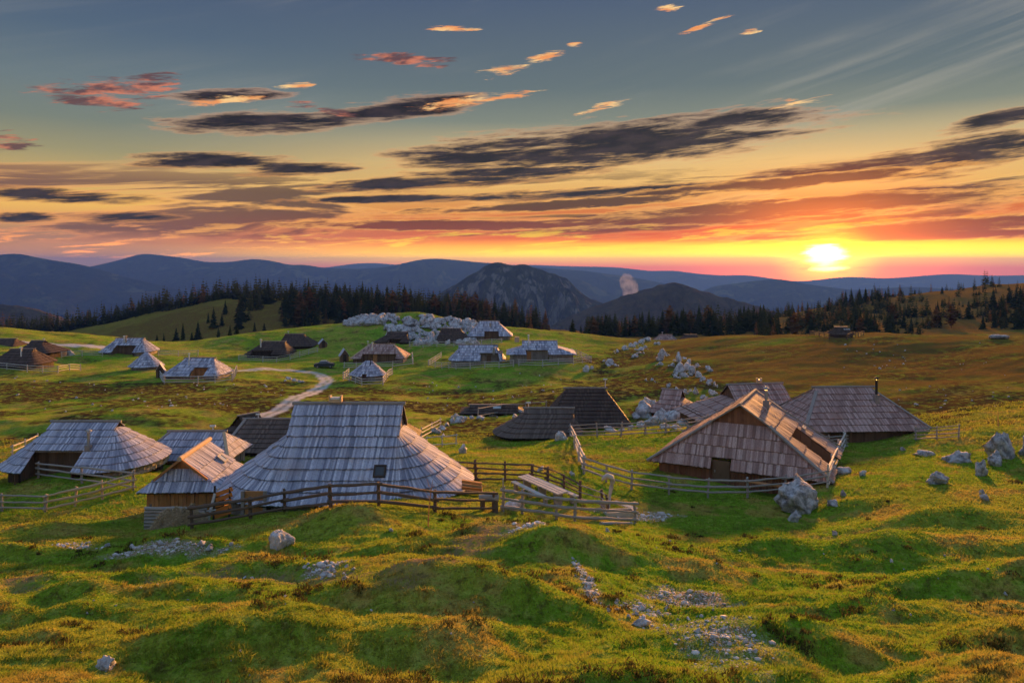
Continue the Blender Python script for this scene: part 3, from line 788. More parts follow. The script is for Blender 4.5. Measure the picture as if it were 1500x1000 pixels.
# ------------------------------------------------------------------ herdsmen's huts
GREY = mat_shingle('shingle_silver', (0.19, 0.205, 0.285), (0.43, 0.445, 0.565), (0.68, 0.695, 0.80))
MAUVE = mat_shingle('shingle_mauve', (0.23, 0.135, 0.115), (0.41, 0.265, 0.24), (0.60, 0.44, 0.40))  # reddish glare from the sun side is mixed into these board colours
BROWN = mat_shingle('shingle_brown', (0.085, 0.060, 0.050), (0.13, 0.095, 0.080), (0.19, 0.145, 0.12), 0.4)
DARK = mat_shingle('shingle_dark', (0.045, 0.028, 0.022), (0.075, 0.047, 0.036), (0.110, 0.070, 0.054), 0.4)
DECK = mat_plain('roof_underside', (0.045, 0.038, 0.034), 0.9)
PLANK = mat_wood('plank_brown', (0.085, 0.050, 0.032), (0.22, 0.135, 0.085))
PLANKG = mat_wood('plank_grey', (0.18, 0.155, 0.14), (0.36, 0.31, 0.28))
PLANKR = mat_wood('plank_ochre', (0.29, 0.12, 0.045), (0.57, 0.27, 0.105))
PLANKM = mat_wood('plank_red_brown', (0.15, 0.065, 0.040), (0.32, 0.15, 0.085))
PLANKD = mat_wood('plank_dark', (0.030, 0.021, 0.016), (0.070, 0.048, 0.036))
RIDGE = mat_wood('ridge_timber', (0.20, 0.18, 0.17), (0.34, 0.31, 0.29), sc=(1.5, 14, 14))
PALE = mat_wood('warm_pale_timber', (0.45, 0.32, 0.20), (0.62, 0.46, 0.30), sc=(1.5, 14, 14))  # pale wood; on some rails and boards its warmth stands in for sunlight
METAL = mat_plain('dull_metal', (0.42, 0.42, 0.43), 0.45, 0.4, 0.5, 0.6)
GLASS = mat_plain('window_glass', (0.03, 0.035, 0.045), 0.12, 0.1, 0.6)
SKYGLASS = mat_plain('skylight_glass', (0.50, 0.58, 0.62), 0.15, 0.2, 0.6)
STONE = mat_rock('dry_stone', (0.46, 0.45, 0.44), (0.20, 0.19, 0.18), 0.1)
BLACK = mat_plain('black_metal', (0.02, 0.02, 0.022), 0.5)
WHITEM = mat_plain('white_enamel', (0.72, 0.72, 0.70), 0.5, 0.25)

class Hut:
    def __init__(s, key, name, label, roof, n=8, sw=0.16, rnd=1.0, tg=0.65, wall=PLANK, split=True, notch=None, rot=None, group=None,
                 ridge=RIDGE, lift=0.09, hipboard=None, gable=None, seed=1, dz=0.0, inset=0.42, cone=False, gap=None):
        s.gap = gap
        h = HUTS[key]; s.h = h; s.rnd = rnd; s.tg = tg; s.n = n
        s.L, s.W, s.l, s.ev, s.H, s.rs = h['L'], h['W'], max(h['l'], 0.05), h['ev'], h['rh'], h['rs']
        rot = h.get('rot', 0.0) if rot is None else rot
        s.rng = random.Random(seed)
        s.root = empty(name, (h['cx'], h['Y'], h['zg'] + dz), R(rot))
        tag(s.root, label, 'hut', group)
        s.notch = notch
        s.roofmat = roof; s.wallmat = wall
        courses = []
        deck = MB()
        for i in range(n):
            if i / n >= tg - 1e-6:
                for sg_ in (0, 4):
                    mb = MB(); s.course(mb, deck, i, sw, lift, (sg_,)); courses.append(mb)
            else:
                mb = MB(); s.course(mb, deck, i, sw, lift); courses.append(mb)
        if split:
            for mb in courses: mb.build('shingle_course', roof, s.root)
        else:
            al = MB()
            for mb in courses: al.add(mb.v, mb.f)
            al.build('shingle_roof', roof, s.root)
        deck.build('roof_deck', DECK, s.root)
        # ridge
        rb = MB()
        e = s.l + 0.28
        if not cone:
            if split:
                rb.tube([(s.rs - e, 0, s.H + 0.06), (s.rs, 0.0, s.H + 0.075), (s.rs + e, 0, s.H + 0.06)], 0.10, 7)
            else:
                rb.box((s.rs, 0, s.H + 0.06), (2 * e, 0.28, 0.12))
            rb.build('ridge_beam', ridge, s.root)
        # gable ends
        if tg < 0.98 and not cone:
            for sg in (-1, 1): s.gable_end(sg, gable or wall)
        s.walls(inset)
        if hipboard is not None:
            for sx in (-1, 1):
                for sy in (-1, 1):
                    a = s.corner(sx, sy, -0.02, 0.09); b = s.corner(sx, sy, tg, 0.09)
                    mb = MB(); mb.beam(a, b, 0.30, 0.07); mb.build('hip_board', hipboard, s.root)
    def geo(s, t):
        b = max(s.W * (1 - t), 0.02)
        if s.tg > 0 and t < s.tg: a = s.l + (s.L - s.l) * (1 - t / s.tg)
        else: a = s.l
        rx = s.rnd * (a - s.l); ry = s.rnd * b
        return a, b, rx, ry, s.rs * min(1.0, max(t, 0) / s.tg), s.ev + (s.H - s.ev) * t
    def corner(s, sx, sy, t, up=0.0):
        a, b, rx, ry, cx, z = s.geo(t)
        return (cx + sx * a, sy * b, z + up)
    def pt(s, seg, q, t, absx=None):
        a, b, rx, ry, cx, z = s.geo(t); xs = a - rx; ys = b - ry
        if seg == 0: x = absx if absx is not None else -xs + 2 * xs * q; y = -b; n = (0, -1)
        elif seg == 4: x = absx if absx is not None else -xs + 2 * xs * q; y = b; n = (0, 1)
        elif seg == 2: x = a; y = absx if absx is not None else -ys + 2 * ys * q; n = (1, 0)
        elif seg == 6: x = -a; y = absx if absx is not None else -ys + 2 * ys * q; n = (-1, 0)
        else:
            th = q * math.pi / 2; S, K = math.sin(th), math.cos(th)
            sx, sy = {1: (1, -1), 3: (1, 1), 5: (-1, 1), 7: (-1, -1)}[seg]
            x = sx * (xs + rx * S); y = sy * (ys + ry * K); n = (sx * S, sy * K)
            m = math.hypot(*n); n = (n[0] / m, n[1] / m)
        return Vector((x + cx, y, z)), Vector((n[0], n[1], 0))
    def xs_at(s, t, side):
        a, b, rx, ry, cx, z = s.geo(t)
        return (a - rx) if side else (b - ry)
    def course(s, mb, deck, i, sw, lift, only=None):
        t0 = i / s.n; t1 = (i + 1) / s.n; dt = t1 - t0
        gab = t0 >= s.tg - 1e-6
        rg = s.rng
        tb = t0 - 0.22 * dt if i else t0 - 0.06
        if i == 0: tb = 0.0 - 0.04
        run = s.W / math.hypot(s.W, s.H - s.ev); rise = (s.H - s.ev) / math.hypot(s.W, s.H - s.ev)
        for seg in range(8):
            if gab and seg not in only: continue
            lin = seg % 2 == 0
            if lin:
                hl = s.xs_at(tb, seg in (0, 4)); hl1 = s.xs_at(t1, seg in (0, 4))
                if gab: hl = hl1 = s.l + 0.16
                if hl < 0.03: continue
                N = max(1, int(round(2 * hl / sw)))
            else:
                a, b, rx, ry, cx, z = s.geo(t0)
                if max(rx, ry) < 0.05: continue
                N = max(2, int(round(1.57 * math.hypot(rx, ry) / 1.414 / sw)))
            # slightly uneven board widths
            cuts = [0.0]
            for k in range(N): cuts.append(cuts[-1] + rg.uniform(0.75, 1.25))
            cuts = [c / cuts[-1] for c in cuts]
            for k in range(N):
                q0, q1 = cuts[k], cuts[k + 1]
                qm = (q0 + q1) / 2; g = (q1 - q0) * rg.uniform(0.03, 0.10)
                tbb = tb - dt * rg.uniform(-0.03, 0.045)
                if lin:
                    xa = -hl + 2 * hl * (q0 + g / 2); xb = -hl + 2 * hl * (q1 - g / 2)
                    if s.notch and seg in s.notch.get('seg', (0,)) and s.notch['x0'] < (xa + xb) / 2 < s.notch['x1'] and t0 < s.notch['t'] - 1e-6:
                        continue
                    if s.gap and seg == s.gap[0] and s.gap[1] < (xa + xb) / 2 < s.gap[2] and t0 < s.gap[3] - 1e-6: continue
                    def top(x):
                        if abs(x) <= hl1 or hl - hl1 < 1e-4: return x, t1
                        f = (hl - abs(x)) / (hl - hl1)
                        return x, tb + (t1 - tb) * max(f, 0.02)
                    xa2, ta = top(xa); xb2, tbv = top(xb)
                    p0, n = s.pt(seg, 0, tbb, xa); p1, _ = s.pt(seg, 0, tbb, xb)
                    p3, _ = s.pt(seg, 0, ta, xa2); p2, _ = s.pt(seg, 0, tbv, xb2)
                else:
                    p0, n0 = s.pt(seg, q0 + g / 2, tbb); p1, n1 = s.pt(seg, q1 - g / 2, tbb)
                    p3, _ = s.pt(seg, q0 + g / 2, t1); p2, _ = s.pt(seg, q1 - g / 2, t1)
                    n = (n0 + n1).normalized()
                nn = n * rise + Vector((0, 0, run))
                lf = lift * rg.uniform(0.85, 1.2)
                u0 = p0 + nn * lf; u1 = p1 + nn * lf; u2 = p2 + nn * 0.012; u3 = p3 + nn * 0.012
                th = 0.6 * lf
                mb.add([u0, u1, u2, u3, u0 - nn * th, u1 - nn * th], [(0, 1, 2, 3), (4, 5, 1, 0), (0, 3, 4), (1, 5, 2)])
                deck.add([p0 - nn * 0.03, p1 - nn * 0.03, p2 - nn * 0.02, p3 - nn * 0.02], [(0, 1, 2, 3)])
    def gable_end(s, sg, mat):
        a, b, rx, ry, cx, z0 = s.geo(s.tg)
        mb = MB(); n = max(4, int(2 * b / 0.2)); x = cx + sg * (s.l - 0.05)
        for k in range(n):
            y0 = -b + 2 * b * k / n + 0.008; y1 = -b + 2 * b * (k + 1) / n - 0.008
            za = z0 + (s.H - z0) * (1 - abs(y0) / b); zb = z0 + (s.H - z0) * (1 - abs(y1) / b)
            d = s.rng.uniform(0, 0.03)
            mb.add([(x + sg * d, y0, z0 - 0.15), (x + sg * d, y1, z0 - 0.15), (x + sg * d, y1, zb), (x + sg * d, y0, za)], [(0, 1, 2, 3)])
        mb.add([(x - sg * .02, -b, z0 - .15), (x - sg * .02, b, z0 - .15), (x - sg * .02, 0, s.H)], [(0, 1, 2)])
        mb.build('gable_boards', mat, s.root)
    def walls(s, inset):
        a, b, rx, ry, cx, z = s.geo(0)
        aw, bw = a - inset, b - inset
        rx = max(0.0, s.rnd * (aw - s.l)); ry = s.rnd * bw
        if s.rnd < 0.2: rx = ry = 0
        path = []
        xs, ys = aw - rx, bw - ry
        def arc(sx, sy, q0, q1, n=10):
            for k in range(n + 1):
                th = (q0 + (q1 - q0) * k / n) * math.pi / 2
                path.append((sx * (xs + rx * math.sin(th)), sy * (ys + ry * math.cos(th))))
        arc(1, -1, 0, 1); arc(1, 1, 1, 0); arc(-1, 1, 0, 1); arc(-1, -1, 1, 0)
        path.append(path[0])
        run = s.W / math.hypot(s.W, s.H - s.ev)
        top = s.ev + inset * (s.H - s.ev) / s.W - 0.05
        mb = MB(); wdt = 0.2
        for (x0, y0), (x1, y1) in zip(path[:-1], path[1:]):
            d = math.hypot(x1 - x0, y1 - y0)
            if d < 1e-3: continue
            n = max(1, int(round(d / wdt)))
            nx, ny = (y1 - y0) / d, -(x1 - x0) / d
            for k in range(n):
                fa = (k + 0.04) / n; fb = (k + 0.96) / n; o = s.rng.uniform(0.0, 0.035)
                xm = x0 + (x1 - x0) * (fa + fb) / 2; ym = y0 + (y1 - y0) * (fa + fb) / 2
                if s.notch and ny < -0.9 and s.notch['x0'] < xm < s.notch['x1'] and 0 in s.notch.get('seg', (0,)): continue
                pa = (x0 + (x1 - x0) * fa + nx * o, y0 + (y1 - y0) * fa + ny * o); pb = (x0 + (x1 - x0) * fb + nx * o, y0 + (y1 - y0) * fb + ny * o)
                pc = (pa[0] - nx * 0.06, pa[1] - ny * 0.06); pd = (pb[0] - nx * 0.06, pb[1] - ny * 0.06)
                z0, z1 = -0.9, top
                mb.add([(*pa, z0), (*pb, z0), (*pb, z1), (*pa, z1), (*pc, z0), (*pd, z0), (*pd, z1), (*pc, z1)], [(0, 1, 2, 3), (1, 5, 6, 2), (4, 0, 3, 7), (5, 4, 7, 6)])
        mb.build('wall_boards', s.wallmat, s.root)
        if s.notch and 0 in s.notch.get('seg', (0,)):
            s.porch()
    def porch(s):
        nt = s.notch; t = nt['t']; x0, x1 = nt['x0'], nt['x1']
        a, b, rx, ry, cx, z = s.geo(t)
        yb = -b + nt.get('deep', 0.35)
        zt = s.ev + (s.H - s.ev) * (1 - abs(yb) / s.W)
        mat = nt.get('mat', s.wallmat)
        mb = MB(); n = max(3, int((x1 - x0) / 0.2))
        for k in range(n):
            xa = x0 + (x1 - x0) * (k + 0.03) / n; xb = x0 + (x1 - x0) * (k + 0.97) / n
            mb.box(((xa + xb) / 2 + cx, yb - s.rng.uniform(0, 0.03), (zt - 0.9) / 2), (xb - xa, 0.06, zt + 0.9))
        mb.build('porch_wall', mat, s.root)
        for x in (x0, x1):
            ck = MB()
            for y0, y1 in [(-s.W + 0.12 + (s.W + yb - 0.12) * k / 4, -s.W + 0.12 + (s.W + yb - 0.12) * (k + 0.96) / 4) for k in range(4)]:
                za = s.ev + (s.H - s.ev) * (1 - abs(y0) / s.W) - 0.03; zb = s.ev + (s.H - s.ev) * (1 - abs(y1) / s.W) - 0.03
                e = 0.03
                ck.add([(x - e + cx, y0, -0.9), (x - e + cx, y1, -0.9), (x - e + cx, y1, zb), (x - e + cx, y0, za), (x + e + cx, y0, -0.9), (x + e + cx, y1, -0.9), (x + e + cx, y1, zb), (x + e + cx, y0, za)],
                       [(0, 3, 2, 1), (4, 5, 6, 7), (0, 4, 7, 3), (1, 2, 6, 5), (3, 7, 6, 2)])
            ck.build('porch_cheek', mat, s.root)
        ln = MB(); ln.box(((x0 + x1) / 2 + cx, -b - 0.02, z - 0.10), (x1 - x0, 0.12, 0.14)); ln.build('porch_lintel', PLANKG, s.root)
        if nt.get('door'):
            dx, dw = nt['door']
            d = MB(); d.box((dx + cx, yb - 0.09, 0.85), (dw, 0.06, 1.8)); do = d.build('door', nt.get('dmat', PLANKR), s.root)
            hd = MB(); hd.box((dx + cx + dw * 0.35, yb - 0.14, 0.9), (0.05, 0.05, 0.14)); hd.build('door_handle', BLACK, do)
    def on_roof(s, x, t, up=0.0, seg=0):
        p, n = s.pt(seg, 0, t, x)
        L = math.hypot(s.W, s.H - s.ev)
        nn = n * ((s.H - s.ev) / L) + Vector((0, 0, s.W / L))
        return p + nn * up, nn, n
    def skylight(s, x, t, w, hgt, seg=0, mat=GLASS, frame=PLANKD):
        p, nn, n = s.on_roof(x, t, 0.10, seg)
        side = Vector((0, 0, 1)).cross(n).normalized(); upv = nn.cross(side) if nn.cross(side).z > 0 else -nn.cross(side)
        M = Matrix((side, upv, nn)).transposed()
        fr = MB()
        for sx in (-1, 1): fr.box(p + side * sx * w / 2, (0.09, hgt + 0.09, 0.16), M=M)
        for sy in (-1, 1): fr.box(p + upv * sy * hgt / 2, (w - 0.09, 0.09, 0.165), M=M)
        f = fr.build('skylight_frame', frame, s.root)
        g = MB(); g.box(p + nn * 0.02, (w - 0.08, hgt - 0.08, 0.06), M=M); g.build('skylight_pane', mat, f)
    def pipe(s, x, t, hgt, r=0.09, mat=METAL, box=False, cap=True, seg=0, collar=None):
        p, nn, n = s.on_roof(x, t, 0.0, seg)
        mb = MB()
        if box: mb.box(p + Vector((0, 0, hgt / 2 - 0.2)), (r * 2, r * 2, hgt + 0.4))
        else: mb.tube([p - Vector((0, 0, 0.3)), p + Vector((0, 0, hgt * 0.6)), p + Vector((0, 0, hgt))], r, 10)
        o = mb.build('chimney', mat, s.root, smooth=False)
        if collar is not None:
            cb = MB(); cb.box(p + Vector((0, 0, collar * 0.35)), (r * 3.6, r * 3.6, collar)); cb.build('chimney_base', PLANKG, o)
        if cap:
            cb = MB(); q = p + Vector((0, 0, hgt))
            cb.tube([q + Vector((0, 0, 0.10)), q + Vector((0, 0, 0.16)), q + Vector((0, 0, 0.27))], [r * 2.1, r * 2.0, r * 0.3], 10)
            for sx in (-1, 1): cb.box(q + Vector((sx * r * 0.8, 0, 0.05)), (0.03, 0.03, 0.14))
            cb.build('chimney_cap', mat, o)
    def ridge_vent(s, x, w=0.5, hgt=0.35, mat=PALE):
        """small open smoke hood riding on the ridge"""
        mb = MB(); c = Vector((s.rs + x, 0, s.H + 0.12))
        for sx in (-1, 1): mb.box(c + Vector((sx * w / 2, 0, hgt / 2)), (0.09, 0.34, hgt))
        mb.box(c + Vector((0, 0.0, hgt * 0.28)), (w, 0.30, hgt * 0.55))
        o = mb.build('smoke_hood', mat, s.root)
        k = MB(); k.box(c + Vector((0, -0.02, hgt * 0.62)), (w * 0.8, 0.34, 0.10)); k.build('hood_plate', WHITEM, o)
    def cowl(s, x, hgt=0.7, mat=WHITEM, y=0.0):
        """pole with a small pale T-shaped cowl"""
        c = Vector((s.rs + x, y, s.H - 0.1)); mb = MB()
        mb.tube([c, c + Vector((0, 0, hgt))], 0.05, 7); o = mb.build('chimney', mat, s.root)
        k = MB(); k.tube([c + Vector((-0.22, 0, hgt)), c + Vector((0.22, 0, hgt))], 0.085, 8); k.build('chimney_cap', mat, o)
    def box_on(s, name, c, sz, mat, parent=None):
        mb = MB(); mb.box(c, sz); return mb.build(name, mat, parent or s.root)

# --- the big oval hut in the foreground
h = Hut('main', 'oval_hut', 'largest oval hut with silver shingle roof and wooden smoke hood, foreground left of centre', GREY, n=9, sw=0.105, tg=6 / 9.0, seed=11, lift=0.125, wall=PLANKG)
h.ridge_vent(-0.75, 0.62, 0.38)
h.skylight(2.3, 0.285, 0.55, 0.62, frame=PLANKD)
mb = MB(); mb.box((-3.8, -h.W + 0.10, 0.35), (0.95, 0.12, 1.5)); d_ = mb.build('door', PLANKR, h.root)
for dx in (-0.56, 0.56):
    mb = MB(); mb.box((-3.8 + dx, -h.W + 0.03, 0.35), (0.16, 0.18, 1.55)); mb.build('door_post', PLANKG, h.root)
mb = MB(); mb.box((-3.5, -h.W + 0.01, 0.4), (0.06, 0.05, 0.16)); mb.build('door_handle', BLACK, d_)
mb = MB(); mb.beam((-3.75, -1.35, h.ev + 2.05), (-2.75, -1.5, h.ev + 2.3), 0.35, 0.10); mb.build('gutter_board', PLANKG, h.root)
for k in range(4):
    mb = MB(); mb.beam((h.L - 0.25 + 0.02 * k, -1.6 - 0.32 * k, 0.35 + 0.26 * k), (h.L + 0.85, -1.75 - 0.25 * k, 0.30 + 0.22 * k), 0.22, 0.14); mb.build('log_end', PLANKR if k % 2 else PLANKG, h.root)
# --- left hut with the deep porch
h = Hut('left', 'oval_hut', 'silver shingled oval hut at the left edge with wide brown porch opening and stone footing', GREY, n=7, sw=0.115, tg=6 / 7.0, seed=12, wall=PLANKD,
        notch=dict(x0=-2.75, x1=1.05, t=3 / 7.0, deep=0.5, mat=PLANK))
h.pipe(1.35, 0.42, 1.2, 0.10, box=False, collar=0.4)
sb = MB()
rgs = random.Random(5)
for k in range(46):
    th = -1.25 + 2.3 * (k % 23) / 23
    x = h.l + (h.L - h.l - 0.30) * math.cos(th) if True else 0
    y = (h.W - 0.30) * math.sin(th)
    zc = 0.02 + 0.26 * (k // 23)
    sb.box((x, y, zc), (rgs.uniform(0.35, 0.5), rgs.uniform(0.3, 0.45), rgs.uniform(0.2, 0.27)), rgs.uniform(0, 3))
sb.build('stone_footing', STONE, h.root)
# --- huts behind them
h = Hut('blue', 'hip_hut', 'low hut with bluish shingle hip roof and pale edge boards, behind the small plank shed', GREY, n=4, sw=0.12, rnd=0.0, tg=0.98, seed=13, hipboard=None, wall=PLANKG)
for sx, m_ in ((-1, WHITEM), (1, PALE)):
    a = Vector(h.corner(sx, -1, 0.0, 0.08)); b = Vector(h.corner(sx, -1, 0.96, 0.08)); c = Vector((b.x, 0.3, b.z - .1))
    mb = MB(); mb.beam(a, b, 0.22, 0.06); mb.build('edge_board', RIDGE if sx < 0 else PALE, h.root)  # right board in warmer wood, its orange sunlight put into the colour
h.cowl(1.25, 0.55)
h = Hut('brown', 'hip_hut', 'brown shingled hut half hidden behind the roof of the largest hut', BROWN, n=7, sw=0.17, rnd=0.0, tg=0.97, seed=14, hipboard=RIDGE, wall=PLANKD)
h.cowl(-1.7, 0.55)
h = Hut('gableback', 'gable_hut', 'very dark gabled hut at the foot of the gravel road', DARK, n=5, sw=0.2, rnd=0.0, tg=0.35, seed=15, split=False, rot=52, wall=PLANKD)
h.skylight(0.2, 0.75, 0.5, 0.4, mat=SKYGLASS)
h = Hut('behind', 'gable_hut', 'dark roofed hut just showing behind the right end of the largest hut', DARK, n=5, sw=0.2, rnd=0.0, tg=0.9, seed=16, split=False, wall=PLANKD)
# --- dark pair in the middle
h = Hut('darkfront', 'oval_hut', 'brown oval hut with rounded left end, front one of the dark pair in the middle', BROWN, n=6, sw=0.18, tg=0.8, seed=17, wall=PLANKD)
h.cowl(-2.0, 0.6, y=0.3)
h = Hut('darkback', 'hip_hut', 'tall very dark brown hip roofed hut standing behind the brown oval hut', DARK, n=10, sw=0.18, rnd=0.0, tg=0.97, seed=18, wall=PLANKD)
h.cowl(2.35, 0.9, y=1.4)
h = Hut('lowdark', 'gable_hut', 'low dark hut sunk behind the line of limestone rocks', DARK, n=3, sw=0.22, rnd=0.0, tg=0.5, seed=19, split=False, wall=PLANKD)
h.skylight(0.4, 0.6, 0.9, 0.5, mat=SKYGLASS, frame=METAL)
# --- right group
h = Hut('rightback', 'gable_hut', 'mauve grey shingled hut with small brown gable, behind the big gabled hut on the right', MAUVE, n=7, sw=0.14, rnd=0.0, tg=0.55, seed=20, rot=9, gable=PLANK, wall=PLANK)
h.ridge_vent(0.45, 0.4, 0.5)
h = Hut('smallroof', 'gable_hut', 'small shingled hut behind the big pile of pale boulders', MAUVE, n=5, sw=0.2, rnd=0.0, tg=0.55, seed=21, rot=-28, wall=PLANK)
h = Hut('right', 'hip_hut', 'wide mauve hip roofed hut with stove pipe at the foot of the right hillside', MAUVE, n=7, sw=0.125, rnd=0.0, tg=0.9, seed=22, hipboard=RIDGE, wall=PLANK, rot=3, dz=0.3)
h.pipe(2.25, 0.62, 2.1, 0.11, mat=BLACK, collar=0.9)
h = Hut('gable', 'gable_hut', 'big gabled hut with brown shingled front inside the rail fence on the right', MAUVE, n=6, sw=0.115, rnd=0.0, tg=4 / 6.0, seed=23, wall=PLANKM, gable=PLANKM, dz=0.40, gap=(6, 0.35, 1.65, 1 / 6.0),
        notch=dict(x0=-1.5, x1=1.5, t=3 / 6.0, deep=0.25, mat=PLANKM))
for sx in (-1, 1):
    for sy in (-1, 1):
        mb = MB()
        a = Vector(h.corner(sx, sy, -0.03, 0.05)) + Vector((sx * 0.10, sy * 0.12, 0)); b = Vector(h.corner(sx, sy, h.tg, 0.08)) + Vector((sx * 0.12, 0, 0)); c = Vector((sx * (h.l + 0.22), 0, h.H + 0.06))
        mb.beam(a, b, 0.26, 0.10); mb.beam(b, c, 0.26, 0.10); mb.build('barge_board', RIDGE, h.root)
h.pipe(0.6, 0.80, 1.3, 0.10, mat=METAL, collar=0.7)
h.skylight(2.4, 0.40, 0.8, 0.16, mat=SKYGLASS, frame=METAL)
mb = MB(); mb.box((-h.L + 0.36, 1.0, 0.45), (0.10, 1.1, 1.7)); d_ = mb.build('door', PLANK, h.root)
mb = MB(); mb.box((-h.L + 0.29, 1.4, 0.6), (0.05, 0.05, 0.16)); mb.build('door_handle', METAL, d_)
mb = MB(); mb.beam((-h.L - 0.5, -0.6, 0.42), (-h.L - 0.5, -4.8, 0.30), 0.4, 0.06); mb.build('bench_board', PLANKR, h.root)
# --- small plank shed in the left foreground
h = Hut('shed', 'plank_shed', 'small plank shed with orange lit ridge log, between the two silver oval huts', GREY, n=3, sw=0.10, rnd=0.0, tg=0.36, seed=24, wall=PLANKR, gable=PLANKR, ridge=PALE, inset=0.30)
for sx in (-1,):
    for sy in (-1, 1):
        mb = MB()
        b = Vector(h.corner(sx, sy, h.tg - .04, 0.04)) + Vector((sx * 0.22, 0, 0)); c = Vector((sx * (h.l + 0.30), 0, h.H + 0.05))
        mb.beam(b, c, 0.12, 0.12); mb.build('barge_board', PLANKR, h.root)
h.skylight(0.95, 0.48, 0.55, 0.5, mat=SKYGLASS, frame=METAL)
mb = MB(); mb.tube([(-h.l - 0.45, 0, h.H + 0.10), (h.l + 0.3, 0, h.H + 0.10)], 0.13, 9); mb.build('ridge_log', PALE, h.root)
for k, (y, z) in enumerate([(-h.W + 0.02, h.ev + 0.03)]):
    mb = MB(); mb.beam((-h.L, y, z), (h.L, y, z), 0.06, 0.16); mb.build('eave_board', PALE, h.root)

# --- the far village
FAR = 'small far huts across the basin'
def far(key, label, roof, n=6, rnd=0.6, tg=0.75, notch=None, wall=PLANKG, rot=0, seed=1, hip=None, **kw):
    return Hut(key, 'far_hut', label, roof, n=n, sw=0.30, rnd=rnd, tg=tg, notch=notch, wall=wall, rot=rot, seed=seed, split=False, lift=0.10, hipboard=hip, **kw)
h = far('m1', 'grey far hut with open porch at its right, left one of the central fenced pair', GREY, notch=dict(x0=0.6, x1=4.9, t=3 / 6.0, deep=0.6, door=(2.2, 0.9), dmat=PLANK), seed=31); h.pipe(3.2, 0.5, 0.9, 0.22, box=True, mat=METAL)
h = far('m2', 'far hut with pale plank front and brown gable, right of the central fenced pair', GREY, rnd=0.0, tg=0.5, notch=dict(x0=-2.9, x1=1.3, t=2 / 6.0, deep=0.4, door=(-2.2, 0.8)), gable=PLANKR, seed=32, hip=None)
h.pipe(-2.2, 0.62, 1.9, 0.12, mat=WHITEM); mb = MB(); mb.box((-4.6, 0.5, h.H + 0.2), (0.9, 0.8, 1.0)); mb.build('smoke_hood', PALE, h.root)
h = far('m3', 'blue grey far hut with symmetric porch beside the limestone knob', GREY, rnd=0.3, notch=dict(x0=-1.3, x1=2.3, t=2 / 6.0, deep=0.3, mat=PLANK), seed=33, tg=0.85); h.pipe(0.3, 0.62, 0.8, 0.22, box=True, mat=METAL)
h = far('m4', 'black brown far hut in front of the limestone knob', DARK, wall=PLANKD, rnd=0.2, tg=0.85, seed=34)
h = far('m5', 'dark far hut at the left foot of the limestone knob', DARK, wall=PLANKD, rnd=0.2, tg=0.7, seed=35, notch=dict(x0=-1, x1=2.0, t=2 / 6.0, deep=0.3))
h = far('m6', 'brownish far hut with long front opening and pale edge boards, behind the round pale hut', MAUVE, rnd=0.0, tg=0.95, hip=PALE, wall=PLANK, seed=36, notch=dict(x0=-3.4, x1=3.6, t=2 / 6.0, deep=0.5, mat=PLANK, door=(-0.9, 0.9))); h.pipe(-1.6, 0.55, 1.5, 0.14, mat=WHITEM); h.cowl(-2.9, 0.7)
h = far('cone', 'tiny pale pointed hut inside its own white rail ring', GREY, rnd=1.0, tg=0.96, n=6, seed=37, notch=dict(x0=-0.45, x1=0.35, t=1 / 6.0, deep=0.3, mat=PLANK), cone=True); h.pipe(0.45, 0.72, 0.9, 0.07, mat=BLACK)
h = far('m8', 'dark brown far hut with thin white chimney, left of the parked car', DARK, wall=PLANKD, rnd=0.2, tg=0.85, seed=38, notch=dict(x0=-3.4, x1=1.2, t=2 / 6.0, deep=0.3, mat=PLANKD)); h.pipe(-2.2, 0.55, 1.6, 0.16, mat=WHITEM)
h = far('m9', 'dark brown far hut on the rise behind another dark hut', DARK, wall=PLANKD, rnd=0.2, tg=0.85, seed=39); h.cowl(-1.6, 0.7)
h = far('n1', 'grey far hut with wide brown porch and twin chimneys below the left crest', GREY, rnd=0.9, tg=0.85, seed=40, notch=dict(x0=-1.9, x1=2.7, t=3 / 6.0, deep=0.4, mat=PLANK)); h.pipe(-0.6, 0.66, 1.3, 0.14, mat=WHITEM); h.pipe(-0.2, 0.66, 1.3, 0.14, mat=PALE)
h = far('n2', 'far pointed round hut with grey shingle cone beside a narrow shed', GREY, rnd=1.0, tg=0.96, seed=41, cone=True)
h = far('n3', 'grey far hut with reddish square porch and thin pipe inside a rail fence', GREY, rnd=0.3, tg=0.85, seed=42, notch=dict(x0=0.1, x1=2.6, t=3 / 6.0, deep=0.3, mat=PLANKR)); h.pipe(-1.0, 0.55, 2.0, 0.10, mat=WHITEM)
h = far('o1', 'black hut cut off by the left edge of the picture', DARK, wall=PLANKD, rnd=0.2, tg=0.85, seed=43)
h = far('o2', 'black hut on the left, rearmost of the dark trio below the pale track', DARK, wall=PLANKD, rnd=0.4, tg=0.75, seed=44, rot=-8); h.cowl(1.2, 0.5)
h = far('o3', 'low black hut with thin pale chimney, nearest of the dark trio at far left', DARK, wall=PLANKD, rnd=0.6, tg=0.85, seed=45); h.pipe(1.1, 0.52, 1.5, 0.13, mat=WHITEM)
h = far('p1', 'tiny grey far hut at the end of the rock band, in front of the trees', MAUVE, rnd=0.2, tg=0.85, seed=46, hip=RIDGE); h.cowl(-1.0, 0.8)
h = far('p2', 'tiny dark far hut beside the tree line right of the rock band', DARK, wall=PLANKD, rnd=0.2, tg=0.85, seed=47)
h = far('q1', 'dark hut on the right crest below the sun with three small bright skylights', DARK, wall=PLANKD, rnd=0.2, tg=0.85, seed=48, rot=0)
for k in range(3): h.skylight(0.35 + 0.42 * k, 0.62, 0.2, 0.3, mat=SKYGLASS, frame=METAL)

